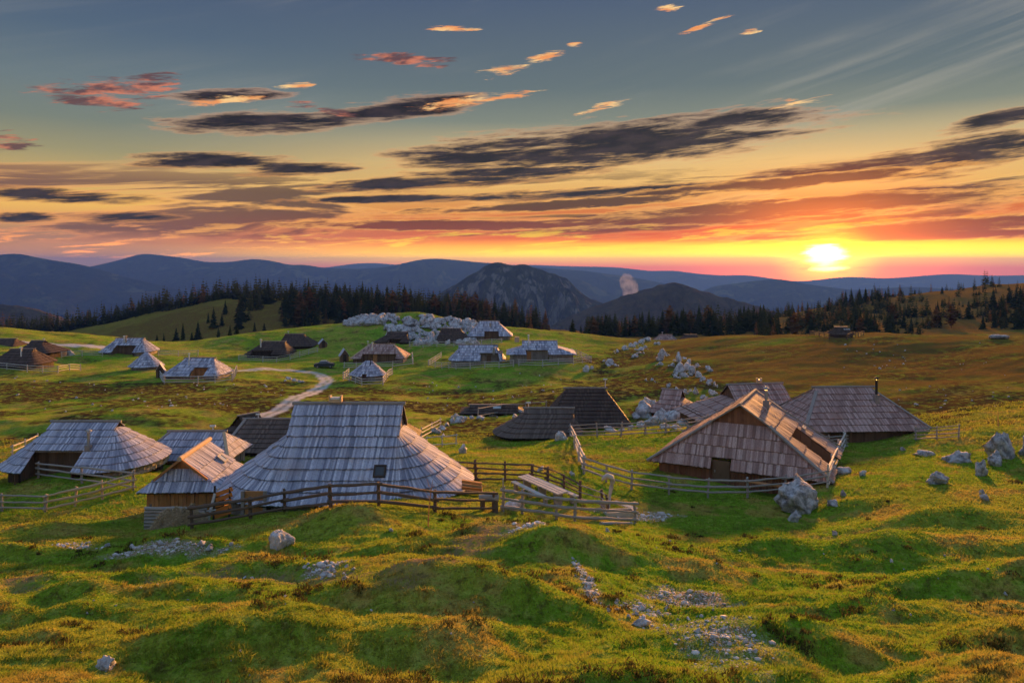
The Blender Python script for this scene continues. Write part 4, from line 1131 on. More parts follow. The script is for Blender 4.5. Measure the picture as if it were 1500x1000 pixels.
# ------------------------------------------------------------------ fences
RAILG = mat_wood('rail_grey', (0.22, 0.20, 0.19), (0.40, 0.37, 0.35), sc=(1.5, 14, 14))
RAILB = mat_wood('rail_brown', (0.080, 0.055, 0.042), (0.17, 0.12, 0.09), sc=(1.5, 14, 14))
RAILP = mat_wood('rail_pale', (0.40, 0.38, 0.36), (0.58, 0.55, 0.52), sc=(1.5, 14, 14))
def unit_log(seed, n=7, bend=0.22):
    """log of length 1 and radius 1 along x, to be scaled; slightly crooked and tapered"""
    rg = random.Random(seed); mb = MB(); k = 7; ph = rg.uniform(0, 6)
    for i in range(k):
        x = i / (k - 1) - 0.5; r = rg.uniform(0.88, 1.1) * (1.08 - 0.2 * i / k); cy_, cz_ = rg.uniform(-1, 1) * bend, rg.uniform(-1, 1) * bend
        mb.v += [(x, cy_ + r * math.cos(ph + 6.2832 * j / n), cz_ + r * math.sin(ph + 6.2832 * j / n)) for j in range(n)]
    for i in range(k - 1):
        for j in range(n): mb.f.append((i * n + j, (i + 1) * n + j, (i + 1) * n + (j + 1) % n, i * n + (j + 1) % n))
    mb.f.append(tuple(range(n))); mb.f.append(tuple((k - 1) * n + j for j in range(n))[::-1])
    return mb.mesh('rail', smooth=False)
LOGS = {}
def log_mesh(mat):
    key = mat.name
    if key not in LOGS:
        LOGS[key] = []
        for s in range(4):
            me = unit_log(s + 3); me.materials.append(mat); LOGS[key].append(me)
    return random.choice(LOGS[key])
def post_mesh(seed):
    mb = MB(); rg = random.Random(seed); n = 7
    for z, s in ((-0.45, 1.0), (0.4, 0.95), (0.96, 0.85), (1.0, 0.7)):
        cx, cy_ = rg.uniform(-.5, .5) * max(z, 0), rg.uniform(-.5, .5) * max(z, 0)
        mb.v += [(cx + s * math.cos(6.2832 * j / n), cy_ + s * math.sin(6.2832 * j / n), z) for j in range(n)]
    for i in range(3):
        for j in range(n): mb.f.append((i * n + j, i * n + (j + 1) % n, (i + 1) * n + (j + 1) % n, (i + 1) * n + j))
    mb.f.append(tuple(3 * n + j for j in range(n)))
    return mb
POSTS = {}
def log_between(name, a, b, r, mat, parent):
    a = Vector(a); b = Vector(b); d = b - a
    o = link(name, log_mesh(mat), None, parent)
    base = parent.location if parent else Vector((0, 0, 0))
    o.location = (a + b) / 2 - base
    o.rotation_euler = d.to_track_quat('X', 'Z').to_euler()
    o.scale = (d.length, r, r)
    return o
def post_at(p, hgt, r, mat, parent, lean=0.0):
    key = mat.name
    if key not in POSTS:
        POSTS[key] = []
        for s in range(4):
            pm = post_mesh(s); me = mesh_np('post', pm.v, faces=pm.f)
            me.materials.append(mat); POSTS[key].append(me)
    o = link('post', random.choice(POSTS[key]), None, parent)
    o.location = Vector(p) - parent.location
    o.scale = (r, r, hgt)
    o.rotation_euler = (random.uniform(-.05, .05), random.uniform(-.05, .05) + lean, random.uniform(0, 6))
    return o
def fence(label, pts, rails=3, hgt=1.05, mat=RAILG, pr=0.075, rr=0.06, cross=False, jit=0.05, group=None, world=False, top=0.92, low=0.22, rails_top_only=None, sub=None, pmat=None):
    """posts stand on the ground at the given photograph pixels (or world xy); every rail spans two posts"""
    P = [Vector((p[0], p[1], h1(p[0], p[1]))) if world else G(*p) for p in pts]
    if sub:
        Q = []
        for a, b in zip(P[:-1], P[1:]):
            n = max(1, int(round((b - a).length / sub)))
            for k in range(n):
                x = a.x + (b.x - a.x) * k / n; y = a.y + (b.y - a.y) * k / n
                Q.append(Vector((x, y, h1(x, y))))
        Q.append(P[-1]); P = Q
    root = empty('rail_fence', P[0]); tag(root, label, 'fence', group)
    for p in P: post_at(p, hgt * random.uniform(0.95, 1.12), pr * random.uniform(0.85, 1.15), pmat or mat, root)
    for a, b in zip(P[:-1], P[1:]):
        d = (b - a).normalized(); side = Vector((-d.y, d.x, 0)) * (pr * 0.9)
        if side.y > 0: side = -side
        for k in range(rails):
            f = low + (top - low) * k / max(1, rails - 1)
            j = lambda: Vector((0, 0, random.uniform(-jit, jit)))
            log_between('rail', a + Vector((0, 0, hgt * f)) + side - d * 0.15 + j(), b + Vector((0, 0, hgt * f)) + side + d * 0.15 + j(), rr * random.uniform(0.8, 1.15), mat, root)
    return root
fence('dark weathered log fence along the grass bank in front of the largest hut', [(281, 774), (367, 760), (417, 750), (485, 743), (555, 741), (637, 750), (724, 750)], 3, 1.05, RAILB, 0.09, 0.07, top=0.9)
fence('straight pale grey log fence at the front of the picnic enclosure', [(737, 748), (765, 752), (815, 760), (842, 763), (930, 767)], 3, 1.15, RAILG, 0.085, 0.075, top=0.9)
fence('dark brown four rail fence at the back of the picnic enclosure', [(655, 700), (697, 703), (740, 705), (779, 706)], 4, 1.12, RAILB, 0.085, 0.055, low=0.12)
fence('brown fence stepping down beside the picnic tables on their right', [(779, 706), (802, 712), (826, 722), (850, 734)], 4, 1.12, RAILB, 0.09, 0.045, low=0.2)
fence('short thin rail fence leading down to the carved hook post', [(850, 734), (882, 745), (890, 752)], 3, 1.0, RAILG, 0.08, 0.035, pmat=RAILB)
fence('long grey rail fence curving in front of the big gabled hut', [(855, 694), (888, 706), (925, 717), (980, 724), (1037, 729), (1095, 729), (1150, 724), (1212, 714)], 3, 1.15, RAILG, 0.07, 0.06, low=0.3, top=0.92)
fence('steep pale fence climbing the bank left of the big gabled hut', [(855, 694), (848, 676), (842, 658), (835, 640)], 3, 1.15, RAILP, 0.08, 0.075)
fence('pale fence running up the slope at the right end of the big gabled hut', [(1212, 714), (1220, 692), (1229, 672), (1237, 655)], 3, 1.3, RAILP, 0.08, 0.08)
fence('grey rail fence in the hollow in front of the tall boulder pile', [(835, 640), (875, 640), (910, 639), (945, 637), (975, 635), (1008, 632), (1036, 628)], 4, 1.2, RAILG, 0.08, 0.055, low=0.15)
fence('rail fence around the porch side of the left oval hut', [(56, 700), (120, 708), (195, 718)], 3, 1.15, RAILG, 0.08, 0.06)
fence('orange lit rail fence slanting forward from the left oval hut', [(195, 718), (150, 731), (110, 741), (67, 750)], 3, 1.1, PALE, 0.08, 0.07, top=0.9)  # warm rail colour stands in for the low orange sun
fence('grey rail fence leaving the left edge of the picture', [(67, 750), (3, 749), (-60, 748)], 3, 1.05, RAILG, 0.08, 0.05)
fence('pale fence behind the left oval hut at the picture edge', [(18, 672), (38, 664), (56, 655)], 3, 1.2, RAILP, 0.07, 0.05)
fence('grey rail fence right of the wide mauve hut', [(1342, 645), (1372, 644), (1404, 642)], 4, 1.1, RAILG, 0.07, 0.05, low=0.15)
fence('short rail fence in front of the wide mauve hut', [(1190, 656), (1215, 657), (1240, 655)], 4, 1.1, RAILG, 0.07, 0.05, low=0.15)
fence('white broken rails climbing toward the rock line right of the largest hut', [(617, 643), (632, 634), (645, 627)], 3, 1.0, RAILP, 0.07, 0.05)
fence('low white rails beside the single pale stone right of the largest hut', [(625, 656), (648, 654), (668, 652)], 2, 1.0, RAILP, 0.06, 0.05)
fence('thin rails along the top of the rock line by the low dark hut', [(700, 612), (735, 606), (770, 604), (800, 602)], 2, 1.2, RAILG, 0.07, 0.05)
FG = 'small rail fences of the far village'
def ffence(label, pts, **k): return fence(label, pts, 3, 1.25, RAILP, 0.085, 0.062, group=FG, sub=3.4, low=0.25, **k)
ffence('far rail fence in front of the porch hut of the central pair', [(628, 536), (668, 541), (710, 539), (752, 537)])
ffence('far fence slanting up at the left of the central pair', [(628, 536), (646, 524)])
ffence('far rail fence in front of the plank fronted hut of the central pair', [(760, 536), (795, 537), (840, 534), (866, 531)])
ffence('far fence slanting back right of the central pair', [(866, 531), (838, 519)])
ffence('white rail ring round the tiny pale pointed hut', [(575, 549), (561, 564), (530, 565), (503, 556), (512, 549)])
ffence('far fence before the brownish hut with long front opening', [(504, 540), (540, 540), (575, 538), (605, 534), (604, 524)])
ffence('far fence in front of the dark hut with white chimney', [(350, 528), (385, 530), (425, 527), (465, 516)])
ffence('far fence round the grey hut with reddish porch', [(233, 549), (241, 562), (290, 562), (340, 558), (347, 545)])
ffence('pale fence in front of the dark trio at far left', [(-20, 540), (40, 545), (85, 546), (118, 543)])
ffence('far fence before the grey hut with twin chimneys', [(90, 524), (150, 522)])
ffence('far fence right of the grey hut with twin chimneys', [(232, 521), (290, 521)])
ffence('far fence at the foot of the limestone knob', [(600, 508), (640, 508), (690, 507), (735, 503)])
fence('rail fence round the hut on the right crest below the sun', [(1186, 491), (1215, 497), (1240, 497), (1265, 491)], 3, 0.95, RAILB, 0.06, 0.045, group=FG, sub=3.4, low=0.25)

# ------------------------------------------------------------------ rocks
ROCK = mat_rock('limestone', (0.58, 0.58, 0.61), (0.20, 0.195, 0.20), 0.2)
ROCKP = mat_rock('limestone_pale', (0.68, 0.68, 0.71), (0.30, 0.295, 0.30), 0.12)
def ico(sub):
    import bmesh
    bm = bmesh.new(); bmesh.ops.create_icosphere(bm, subdivisions=sub, radius=1.0)
    v = np.array([p.co[:] for p in bm.verts]); f = np.array([[q.index for q in p.verts] for p in bm.faces]); bm.free()
    return v, f
def n3(v, s, seed):
    x, y, z = v[:, 0] * s, v[:, 1] * s, v[:, 2] * s
    return (gnoise(x + 7.1 * seed, y + z * 0.7, seed) + gnoise(y + 3.3 * seed, z + x * 0.6, seed + 3) + gnoise(z + 1.7 * seed, x - y * 0.5, seed + 5)) / 1.8
ICO = {s: ico(s) for s in (1, 2, 3, 4)}
def rock_mesh(seed, sub=3, rough=0.62, cuts=13):
    v, f = ICO[sub]; v = v.copy(); rg = random.Random(seed)
    # planes knock facets into the lump, then noise
    for k in range(cuts):
        n = Vector((rg.uniform(-1, 1), rg.uniform(-1, 1), rg.uniform(-0.5, 1))).normalized(); n = np.array(n[:]); d = rg.uniform(0.40, 0.82)
        e = v @ n - d
        v = v - np.where(e > 0, e * 0.85, 0)[:, None] * n[None, :]
    r = 1 + rough * (0.55 * n3(v, 1.3, seed) + 0.34 * n3(v, 3.1, seed + 1) - 0.30 * np.abs(n3(v, 5.2, seed + 2)) + 0.12 * n3(v, 10.0, seed + 4))
    v = v * r[:, None]
    v[:, 2] = np.where(v[:, 2] < -0.45, -0.45 + (v[:, 2] + 0.45) * 0.3, v[:, 2])
    return v, f
def rock_data(name, seed, sub, mat, rough=0.62):
    v, f = rock_mesh(seed, sub, rough); me = mesh_np(name, v, tris=f, smooth=False); me.materials.append(mat); return me
RV = [rock_data('rock', 300 + k, 3, ROCK) for k in range(8)]
RVP = [rock_data('rock', 320 + k, 3, ROCKP) for k in range(6)]
RS = [rock_data('stone', 340 + k, 2, ROCKP) for k in range(6)]
def boulder(name, px, py, w, hgt, label, group=None, mesh=None, parent=None, sink=0.25, deep=None, loc=None, yaw=None):
    p = loc if loc is not None else G(px, py)
    sx = w / F * p.y / 2; sz = hgt / F * p.y / (1.0 + 0.55 - sink)
    o = link(name, mesh or random.choice(RV), None, parent)
    o.location = Vector((p.x, p.y + sx * 0.6, h1(p.x, p.y + sx * 0.6) + sz * 0.32)) - (parent.location if parent else Vector((0, 0, 0)))
    o.scale = (sx * 1.12, (deep or sx * 0.9), sz)
    o.rotation_euler = (random.uniform(-.15, .15), random.uniform(-.15, .15), random.uniform(0, 6.28) if yaw is None else yaw)
    if o.rotation_euler[2] and yaw is None:
        m_ = (sx * 1.12 + o.scale[1]) / 2; o.scale = (m_ * 1.1, m_ * 1.0, sz)
    if label: tag(o, label, 'rock', group)
    return o
def big(seed, sub=4, mat=ROCK): return rock_data('boulder', seed, sub, mat, 0.66)
boulder('boulder', 1186, 752, 76, 50, 'large rugged mauve grey boulder in front of the right end of the curved fence', mesh=big(401), yaw=0.3)
boulder('boulder', 1164, 764, 22, 16, 'small rock tucked under the left foot of the large rugged boulder', mesh=RV[1])
boulder('boulder', 1222, 742, 20, 10, 'low rock fragment right of the large rugged boulder', mesh=RV[2])
boulder('boulder', 1238, 694, 30, 15, 'flat rock just right of the steep pale fence end', mesh=RV[3])
boulder('boulder', 1266, 697, 14, 9, 'small rock right of the flat rock by the fence end', mesh=RV[4])
boulder('boulder', 1236, 726, 12, 12, 'small upright stone on the grass right of the curved fence', mesh=RV[5])
boulder('boulder', 1378, 710, 40, 20, 'loaf shaped boulder alone in the middle of the right meadow', mesh=big(402), yaw=0.1)
boulder('boulder', 1410, 677, 36, 18, 'squat boulder in the row below the right hillside, second from the left', mesh=big(403), yaw=0.2)
boulder('boulder', 1364, 668, 40, 11, 'long flat boulder at the left end of the row below the right hillside', mesh=RV[6], yaw=0.0)
boulder('boulder', 1441, 698, 22, 28, 'upright egg shaped boulder near the right edge', mesh=big(404), yaw=0.2)
boulder('boulder', 1463, 682, 30, 26, 'rounded boulder below the largest boulder at the right edge', mesh=big(405), yaw=1.0)
boulder('boulder', 1478, 672, 54, 46, 'largest boulder at the right edge, tall and grooved', mesh=big(406), yaw=0.5)
boulder('boulder', 1513, 668, 34, 34, 'boulder cut by the right edge of the picture', mesh=big(407), yaw=0.5)
boulder('boulder', 1325, 660, 10, 6, 'small stone in front of the wide mauve hut', mesh=RV[2])
boulder('boulder', 1440, 724, 10, 9, 'small stone on the bank near the right edge, upper one', mesh=RVP[0])
boulder('boulder', 1446, 733, 14, 9, 'brownish stone on the bank near the right edge, lower one', mesh=RV[0])
boulder('boulder', 405, 806, 40, 36, 'pointed pale boulder on the near grass below the log fence', mesh=big(408, 4, ROCKP), yaw=0.4)
boulder('boulder', 150, 983, 32, 18, 'rounded grey blue boulder alone at the bottom left', mesh=big(409, 4, ROCKP), yaw=0.1)
boulder('boulder', 942, 918, 38, 16, 'pale flat topped boulder in the gravel hollow, lower centre right', mesh=big(410, 4, ROCKP), yaw=0.2)
boulder('boulder', 677, 664, 17, 15, 'single pale stone beside the low white rails', mesh=RVP[1])
boulder('boulder', 820, 645, 22, 18, 'pale boulder at the right foot of the brown oval hut', mesh=RVP[2])
boulder('boulder', 791, 690, 12, 8, 'small pale stone above the picnic tables', mesh=RVP[3])
boulder('boulder', 838, 697, 10, 6, 'small stone left of the curved fence corner', mesh=RVP[4])
boulder('boulder', 1224, 784, 12, 7, 'half buried stone on the meadow below the large rugged boulder', mesh=RV[4])
boulder('boulder', 572, 778, 8, 5, 'little pale stone on the bank below the largest hut', mesh=RVP[0])
boulder('boulder', 890, 779, 9, 7, 'little pale stone at the edge of the gravel before the picnic fence', mesh=RVP[0])
boulder('boulder', 752, 748, 34, 15, 'pale stone slab behind the thin grey pole', mesh=RVP[5])
boulder('boulder', 860, 545, 13, 10, 'pale rock on the slope left of the rock band, larger of two', mesh=RVP[1])
boulder('boulder', 868, 540, 8, 6, 'pale rock on the slope left of the rock band, smaller of two', mesh=RVP[2])
boulder('boulder', 1041, 544, 12, 9, 'lone pale rock right of the rock band on the orange slope', mesh=RVP[3])
boulder('boulder', 100, 520, 16, 9, 'pale rock beside the rearmost hut of the dark trio', mesh=RVP[3])
boulder('boulder', 1470, 497, 30, 8, 'dark rock outcrop on the crest at far right', mesh=big(411), yaw=0.1)
# heap of boulders behind the curved fence
def heap(name, label, items, mats, group=None, extra=0):
    p0 = G(items[0][0], items[0][1]); root = empty(name, p0); tag(root, label, 'rocks', group)
    for it in items:
        px, py, w, hgt = it[:4]
        boulder('boulder', px, py, w, hgt * 0.85, None, parent=root, mesh=random.choice(mats))
        for k in range(extra):
            ww = w * random.uniform(0.25, 0.6)
            boulder('boulder', px + random.uniform(-0.7, 0.7) * w, py + random.uniform(-0.3, 0.35) * hgt, ww, ww * random.uniform(0.4, 0.8), None, parent=root, mesh=random.choice(mats))
    return root
BIGS = [big(420 + k, 3, ROCKP) for k in range(6)]
heap('rock_pile', 'tall pile of pale limestone boulders behind the fence of the big gabled hut', [
    (945, 612, 34, 36), (962, 604, 30, 22), (944, 600, 22, 22), (972, 616, 36, 30), (958, 622, 26, 18), (990, 616, 44, 26), (1004, 622, 30, 14), (932, 612, 16, 12), (941, 626, 22, 12), (975, 628, 24, 13), (992, 628, 22, 10), (950, 594, 16, 16)], BIGS)
heap('rock_line', 'curving line of pale rocks climbing right of the largest hut to the low dark hut', [
    (640, 635, 14, 10), (647, 629, 13, 9), (655, 624, 11, 7), (663, 620, 9, 6), (672, 619, 16, 11), (680, 616, 13, 8), (668, 612, 12, 8), (690, 613, 10, 6), (703, 613, 14, 7), (710, 609, 14, 8), (722, 610, 13, 7), (730, 606, 9, 5), (745, 607, 12, 7), (755, 612, 13, 8), (762, 605, 11, 6), (648, 640, 9, 6)], RVP, extra=1)
heap('rock_pile', 'few pale rocks against the dark hut behind the back fence', [(898, 634, 22, 12), (912, 632, 12, 7), (888, 632, 8, 5), (925, 628, 10, 7)], RVP)
heap('rock_band', 'broken band of pale limestone climbing the slope in front of the orange hillside', [
    (970, 528, 14, 22), (975, 520, 10, 8), (966, 535, 8, 7), (997, 545, 18, 20), (996, 530, 14, 18), (1008, 542, 16, 14), (1015, 548, 16, 16), (1003, 552, 18, 10), (1024, 552, 14, 12), (1031, 556, 10, 8), (1010, 534, 12, 10), (1022, 538, 9, 8), (985, 536, 8, 6), (990, 550, 9, 6),
    (1040, 562, 10, 9), (1048, 566, 7, 6), (1020, 578, 14, 14), (1044, 580, 12, 11), (1030, 585, 10, 8), (1002, 578, 12, 12), (992, 572, 8, 7), (998, 586, 8, 7), (980, 566, 8, 6), (956, 557, 7, 6), (946, 557, 5, 4), (960, 560, 4, 3)], RVP, extra=2)
heap('rock_band', 'flat rocks leading to the tiny grey far hut', [
    (895, 534, 15, 14), (890, 530, 8, 6), (902, 536, 7, 5), (915, 512, 10, 8), (925, 508, 12, 8), (933, 505, 10, 7), (942, 502, 12, 8), (950, 500, 14, 7), (940, 513, 12, 7), (946, 510, 8, 6), (905, 516, 8, 6), (930, 523, 12, 6), (938, 518, 9, 4), (965, 504, 10, 5)], RVP, extra=2)
heap('rock_band', 'low limestone ledge lying on the grass inside the road bend', [(422, 556, 10, 5), (430, 558, 12, 6), (438, 560, 8, 5), (444, 560, 6, 3), (418, 558, 5, 3)], RVP)
# the limestone knob on the crest
def knob():
    c = G(600, 492, ymin=150); root = empty('limestone_knob', c); tag(root, 'grey limestone knob rising behind the far dark huts on the crest', 'rocks')
    rg = random.Random(9); k = 0
    while k < 250:
        px = rg.uniform(508, 700); f = (px - 508) / 192.0
        topy = 458 + 10 * abs(f - 0.35) + (8 if 0.42 < f < 0.55 else 0) + 14 * max(0, f - 0.86) * 4 + 10 * max(0, 0.1 - f) * 5
        py = rg.uniform(topy + 6, 506 if px > 560 else 478)
        if 0.5 < f < 0.72 and 468 < py < 482 and rg.random() < 0.45: continue
        p = G(px, py, ymin=150, ymax=230)
        if p.y > 225: continue
        boulder('boulder', px, py, rg.uniform(8, 21), rg.uniform(4.5, 10), None, parent=root, mesh=rg.choice(RV if rg.random() < 0.6 else RVP), loc=p)
        k += 1
knob()
# loose stones scattered over the slopes: individual ones where they stand out
def scatter(label, group, boxes, wr, hr=0.7, meshes=RS, name='stone', seed=3):
    rg = random.Random(seed)
    for x0, x1, y0, y1, n in boxes:
        for k in range(n):
            px, py = rg.uniform(x0, x1), rg.uniform(y0, y1)
            p = G(px, py)
            if p.y > 240: continue
            w = rg.uniform(*wr) * (0.6 + 0.8 * rg.random())
            boulder(name, px, py, w, w * hr, label, group, mesh=rg.choice(meshes), loc=p)
scatter('small pale stone lying on the left grass slope below the far huts', 'stones on the left slope', [(20, 160, 550, 590, 14), (180, 260, 575, 600, 12), (270, 345, 560, 595, 14), (60, 170, 585, 610, 6), (250, 300, 548, 556, 5), (380, 420, 560, 580, 8)], (2.2, 5), 0.5, seed=31)
scatter('small pale stone on the middle grass slope behind the dark pair', 'stones on the middle slope', [(620, 800, 565, 600, 26), (760, 860, 545, 575, 10), (600, 640, 560, 590, 5)], (2, 4.5), 0.5, seed=32)
scatter('small pale stone on the orange right hillside', 'stones on the right hillside', [(1270, 1330, 500, 545, 14), (1310, 1390, 565, 600, 16), (1400, 1490, 500, 600, 14), (1230, 1300, 495, 540, 8)], (2, 4.2), 0.45, seed=33)
scatter('pale limestone lump half sunk in the foreground gravel left of centre', 'lumps in the left gravel', [(440, 525, 818, 850, 16), (355, 375, 846, 852, 3), (140, 340, 797, 808, 10)], (5, 12), 0.5, RVP, seed=34)
scatter('pale stone in the trickle of stones on the bank, right of centre', 'stones trickling down the bank', [(838, 852, 815, 845, 8), (856, 876, 850, 888, 16), (876, 905, 880, 900, 5)], (4, 8), 0.6, RVP, seed=35)
scatter('pale stone in the gravel hollow, lower right of centre', 'stones in the gravel hollow', [(905, 1000, 885, 918, 20), (1000, 1060, 880, 935, 14), (1040, 1110, 925, 958, 12)], (4, 10), 0.55, RVP, seed=36)
scatter('little pale stone on the near right meadow', 'stones on the near right meadow', [(1180, 1480, 800, 960, 12), (960, 1150, 780, 860, 6)], (3, 6), 0.6, RVP, seed=37)
scatter('little pale stone on the near left turf', 'stones on the near left turf', [(20, 420, 855, 990, 14), (500, 800, 880, 990, 8)], (3, 5), 0.6, RVP, seed=38)
# gravel: too small and too many to count
def gravel():
    rg = np.random.default_rng(8); V = []; T = []; o = 0
    v0, f0 = ICO[1]
    for cx, cy, rx, ry, k in PATCH:
        n = int(min(900, 100 + 45 * rx * ry * 3.14) * k)
        x = cx + rx * rg.normal(0, 0.55, n); y = cy + ry * rg.normal(0, 0.55, n)
        m = patch_mask(x, y) > 0.25; x, y = x[m], y[m]; z = H(x, y)
        s = rg.lognormal(-3.6, 0.5, len(x)) * np.clip(y / 24, 0.7, 1.3)
        for i in range(len(x)):
            r = v0 * (1 + 0.25 * rg.normal(size=(len(v0), 1))) * s[i] * np.array([1.2, 1.0, 0.7])
            V.append(r + np.array([x[i], y[i], z[i] + s[i] * 0.2])); T.append(f0 + o); o += len(v0)
    me = mesh_np('gravel', np.concatenate(V), tris=np.concatenate(T))
    m, B = new_mat('gravel')
    c = B.mix(island(B), (0.34, 0.32, 0.31), (0.72, 0.71, 0.72))
    finish(B, c, 0.9)
    tag(link('gravel', me, m), 'pale loose gravel on the bare foreground patches', 'gravel', kind='stuff')
gravel()

# ------------------------------------------------------------------ trees
def mat_leaf(name, c0, c1, trans=0.25):
    m, B = new_mat(name)
    oi = B.n('ShaderNodeObjectInfo').outputs['Random']
    r = island(B)
    c = B.mix(B.m('MULTIPLY_ADD', r, 0.6, B.m('MULTIPLY', oi, 0.4)), c0, c1)
    bs = B.n('ShaderNodeBsdfDiffuse'); B.put(bs.inputs[0], c)
    tr = B.n('ShaderNodeBsdfTranslucent'); B.put(tr.inputs[0], c)
    mx = B.n('ShaderNodeMixShader'); mx.inputs[0].default_value = trans
    B.put(mx.inputs[1], bs.outputs[0]); B.put(mx.inputs[2], tr.outputs[0])
    out = B.n('ShaderNodeOutputMaterial'); B.put(out.inputs[0], mx.outputs[0])
    return m
NEEDLE = mat_leaf('spruce_needles', (0.018, 0.030, 0.014), (0.045, 0.062, 0.026))
RUST = mat_leaf('larch_needles', (0.080, 0.050, 0.024), (0.150, 0.090, 0.040))
BARK = mat_plain('bark', (0.075, 0.055, 0.042), 0.95)
def crown_geo(seed, whorls=15, br=9, slim=0.24, start=0.07, broad=False):
    """unit-height spruce crown: drooping boughs in whorls around the stem"""
    rg = random.Random(seed); mb = MB()
    for k in range(whorls):
        f = k / (whorls - 1); z = start + (0.965 - start) * f
        rad = slim * ((1 - f) ** 0.85) * rg.uniform(0.82, 1.15) + 0.012
        if broad: rad = 0.30 * math.sin(math.pi * min(0.97, 0.12 + 0.85 * f)) ** 0.7 * rg.uniform(0.75, 1.15)
        n = max(4, int(br * (1 - 0.5 * f)))
        a0 = rg.uniform(0, 6.28)
        for i in range(n):
            a = a0 + 6.283 * i / n + rg.uniform(-.3, .3); r = rad * rg.uniform(0.6, 1.18)
            ca, sa = math.cos(a), math.sin(a); w = r * rg.uniform(0.26, 0.42) + 0.006
            dz = -r * rg.uniform(0.15, 0.55) if not broad else r * rg.uniform(-0.3, 0.5)
            zz = z + rg.uniform(-.012, .012)
            b = (ca * 0.006, sa * 0.006, zz + 0.02)
            l = (ca * r * 0.55 - sa * w, sa * r * 0.55 + ca * w, zz + dz * 0.45 - 0.010)
            rr = (ca * r * 0.55 + sa * w, sa * r * 0.55 - ca * w, zz + dz * 0.45 - 0.010)
            tp = (ca * r, sa * r, zz + dz)
            lo = (ca * r * 0.45, sa * r * 0.45, zz + dz * 0.5 - 0.045)
            mb.add([b, l, tp, rr, lo], [(0, 1, 2), (0, 2, 3), (1, 4, 2), (4, 3, 2)])
    mb.add([(0.010, 0, 0.93), (-0.006, 0.008, 0.93), (-0.006, -0.008, 0.93), (0, 0, 1.0)], [(0, 1, 3), (1, 2, 3), (2, 0, 3)])
    return mb
def stem_geo():
    mb = MB(); mb.tube([(0, 0, -0.06), (0.002, 0, 0.3), (0, 0, 0.9)], [0.016, 0.011, 0.003], 6); return mb
CROWNS = []
for k in range(7):
    me = crown_geo(500 + k, 15 + k % 3, 9, (0.25, 0.29, 0.21, 0.32, 0.27, 0.23, 0.30)[k]).mesh('crown'); me.materials.append(NEEDLE); CROWNS.append(me)
CROWNS_R = []
for k in range(3):
    me = crown_geo(520 + k, 11, 10, 0.26, 0.16, broad=(k != 1)).mesh('crown'); me.materials.append(RUST); CROWNS_R.append(me)
STEM = stem_geo().mesh('trunk'); STEM.materials.append(BARK)
def whole(cm, leaf):
    mb = MB(); mb.add([v.co[:] for v in cm.vertices], [tuple(p.vertices) for p in cm.polygons])
    nleaf = len(mb.f); s = stem_geo(); mb.add(s.v, s.f)
    me = mb.mesh('spruce_tree'); me.materials.append(leaf); me.materials.append(BARK)
    for i, p in enumerate(me.polygons): p.material_index = 0 if i < nleaf else 1
    return me
WHOLE = [whole(c, NEEDLE) for c in CROWNS]; WHOLE_R = [whole(c, RUST) for c in CROWNS_R]
TREES = []   # (x, y, height, rusty, group key, forced single)
def add_tree(px, py, hp, key, rust=False, ymin=228, ymax=520):
    p = G(px, py, ymin=ymin, ymax=ymax)
    TREES.append((p.x, p.y, hp / F * p.y, rust, key, True))
for px, py, hp in [(258, 499, 20), (268, 498, 26), (290, 497, 28), (313, 480, 31), (305, 473, 16), (330, 460, 21), (325, 477, 19), (373, 485, 14), (387, 488, 16), (240, 500, 13), (230, 500, 11), (347, 495, 19), (337, 497, 21), (320, 498, 19), (281, 499, 14)]:
    add_tree(px, py, hp, 'clearing')
for px, py, hp in [(760, 474, 19), (781, 477, 22), (789, 477, 19), (744, 474, 21), (752, 474, 16), (839, 487, 21), (851, 488, 13), (874, 489, 24), (802, 481, 8), (816, 481, 10), (822, 481, 10), (735, 472, 18), (728, 470, 20)]:
    add_tree(px, py, hp, 'middle')
for px, py, hp in [(1108, 491, 18), (1145, 491, 11), (1183, 470, 23), (1207, 486, 19), (1260, 486, 36), (1271, 486, 32), (1250, 485, 30), (1281, 486, 28), (1308, 481, 26), (1324, 481, 26), (1335, 486, 22), (1373, 467, 21), (1340, 465, 18), (1395, 455, 14), (1380, 449, 13), (1419, 467, 28), (1479, 443, 24), (1495, 470, 52), (1489, 450, 30), (1503, 480, 60), (1319, 434, 13), (1380, 430, 11), (1340, 431, 8), (1405, 447, 7), (1430, 432, 6), (1297, 440, 16), (1286, 441, 20), (1277, 441, 18), (1268, 443, 22), (1259, 445, 24), (1247, 447, 26), (1239, 449, 24), (1231, 451, 16), (1300, 456, 12), (1312, 452, 9), (1455, 470, 24), (1470, 476, 28), (1440, 482, 22)]:
    add_tree(px, py, hp, 'right')
def in_poly(x, y, P):
    c = False; j = len(P) - 1
    for i in range(len(P)):
        if (P[i][1] > y) != (P[j][1] > y) and x < (P[j][0] - P[i][0]) * (y - P[i][1]) / (P[j][1] - P[i][1]) + P[i][0]: c = not c
        j = i
    return c
CLEAR = [[(185, 520), (205, 484), (262, 462), (300, 450), (330, 440), (356, 438), (349, 462), (346, 520)], [(352, 520), (352, 478), (385, 452), (405, 440), (418, 440), (412, 460), (400, 520)]]
rgt = np.random.default_rng(17)
def forest(n, px0, px1, y0, y1, key, h0, h1_, rustfn, keep):
    px = rgt.uniform(px0, px1, n); Y = rgt.uniform(y0, y1, n); X = (px - 750) / F * Y; Z = H(X, Y)
    py = HZ - Z * F / Y
    for i in range(n):
        if not keep(px[i], py[i], Y[i]): continue
        hh = (h0 + (h1_ - h0) * rgt.random()) * float(np.clip(rgt.lognormal(0, 0.22), 0.5, 1.35))
        TREES.append((X[i], Y[i], hh, rgt.random() < rustfn(px[i], py[i]), key, False))
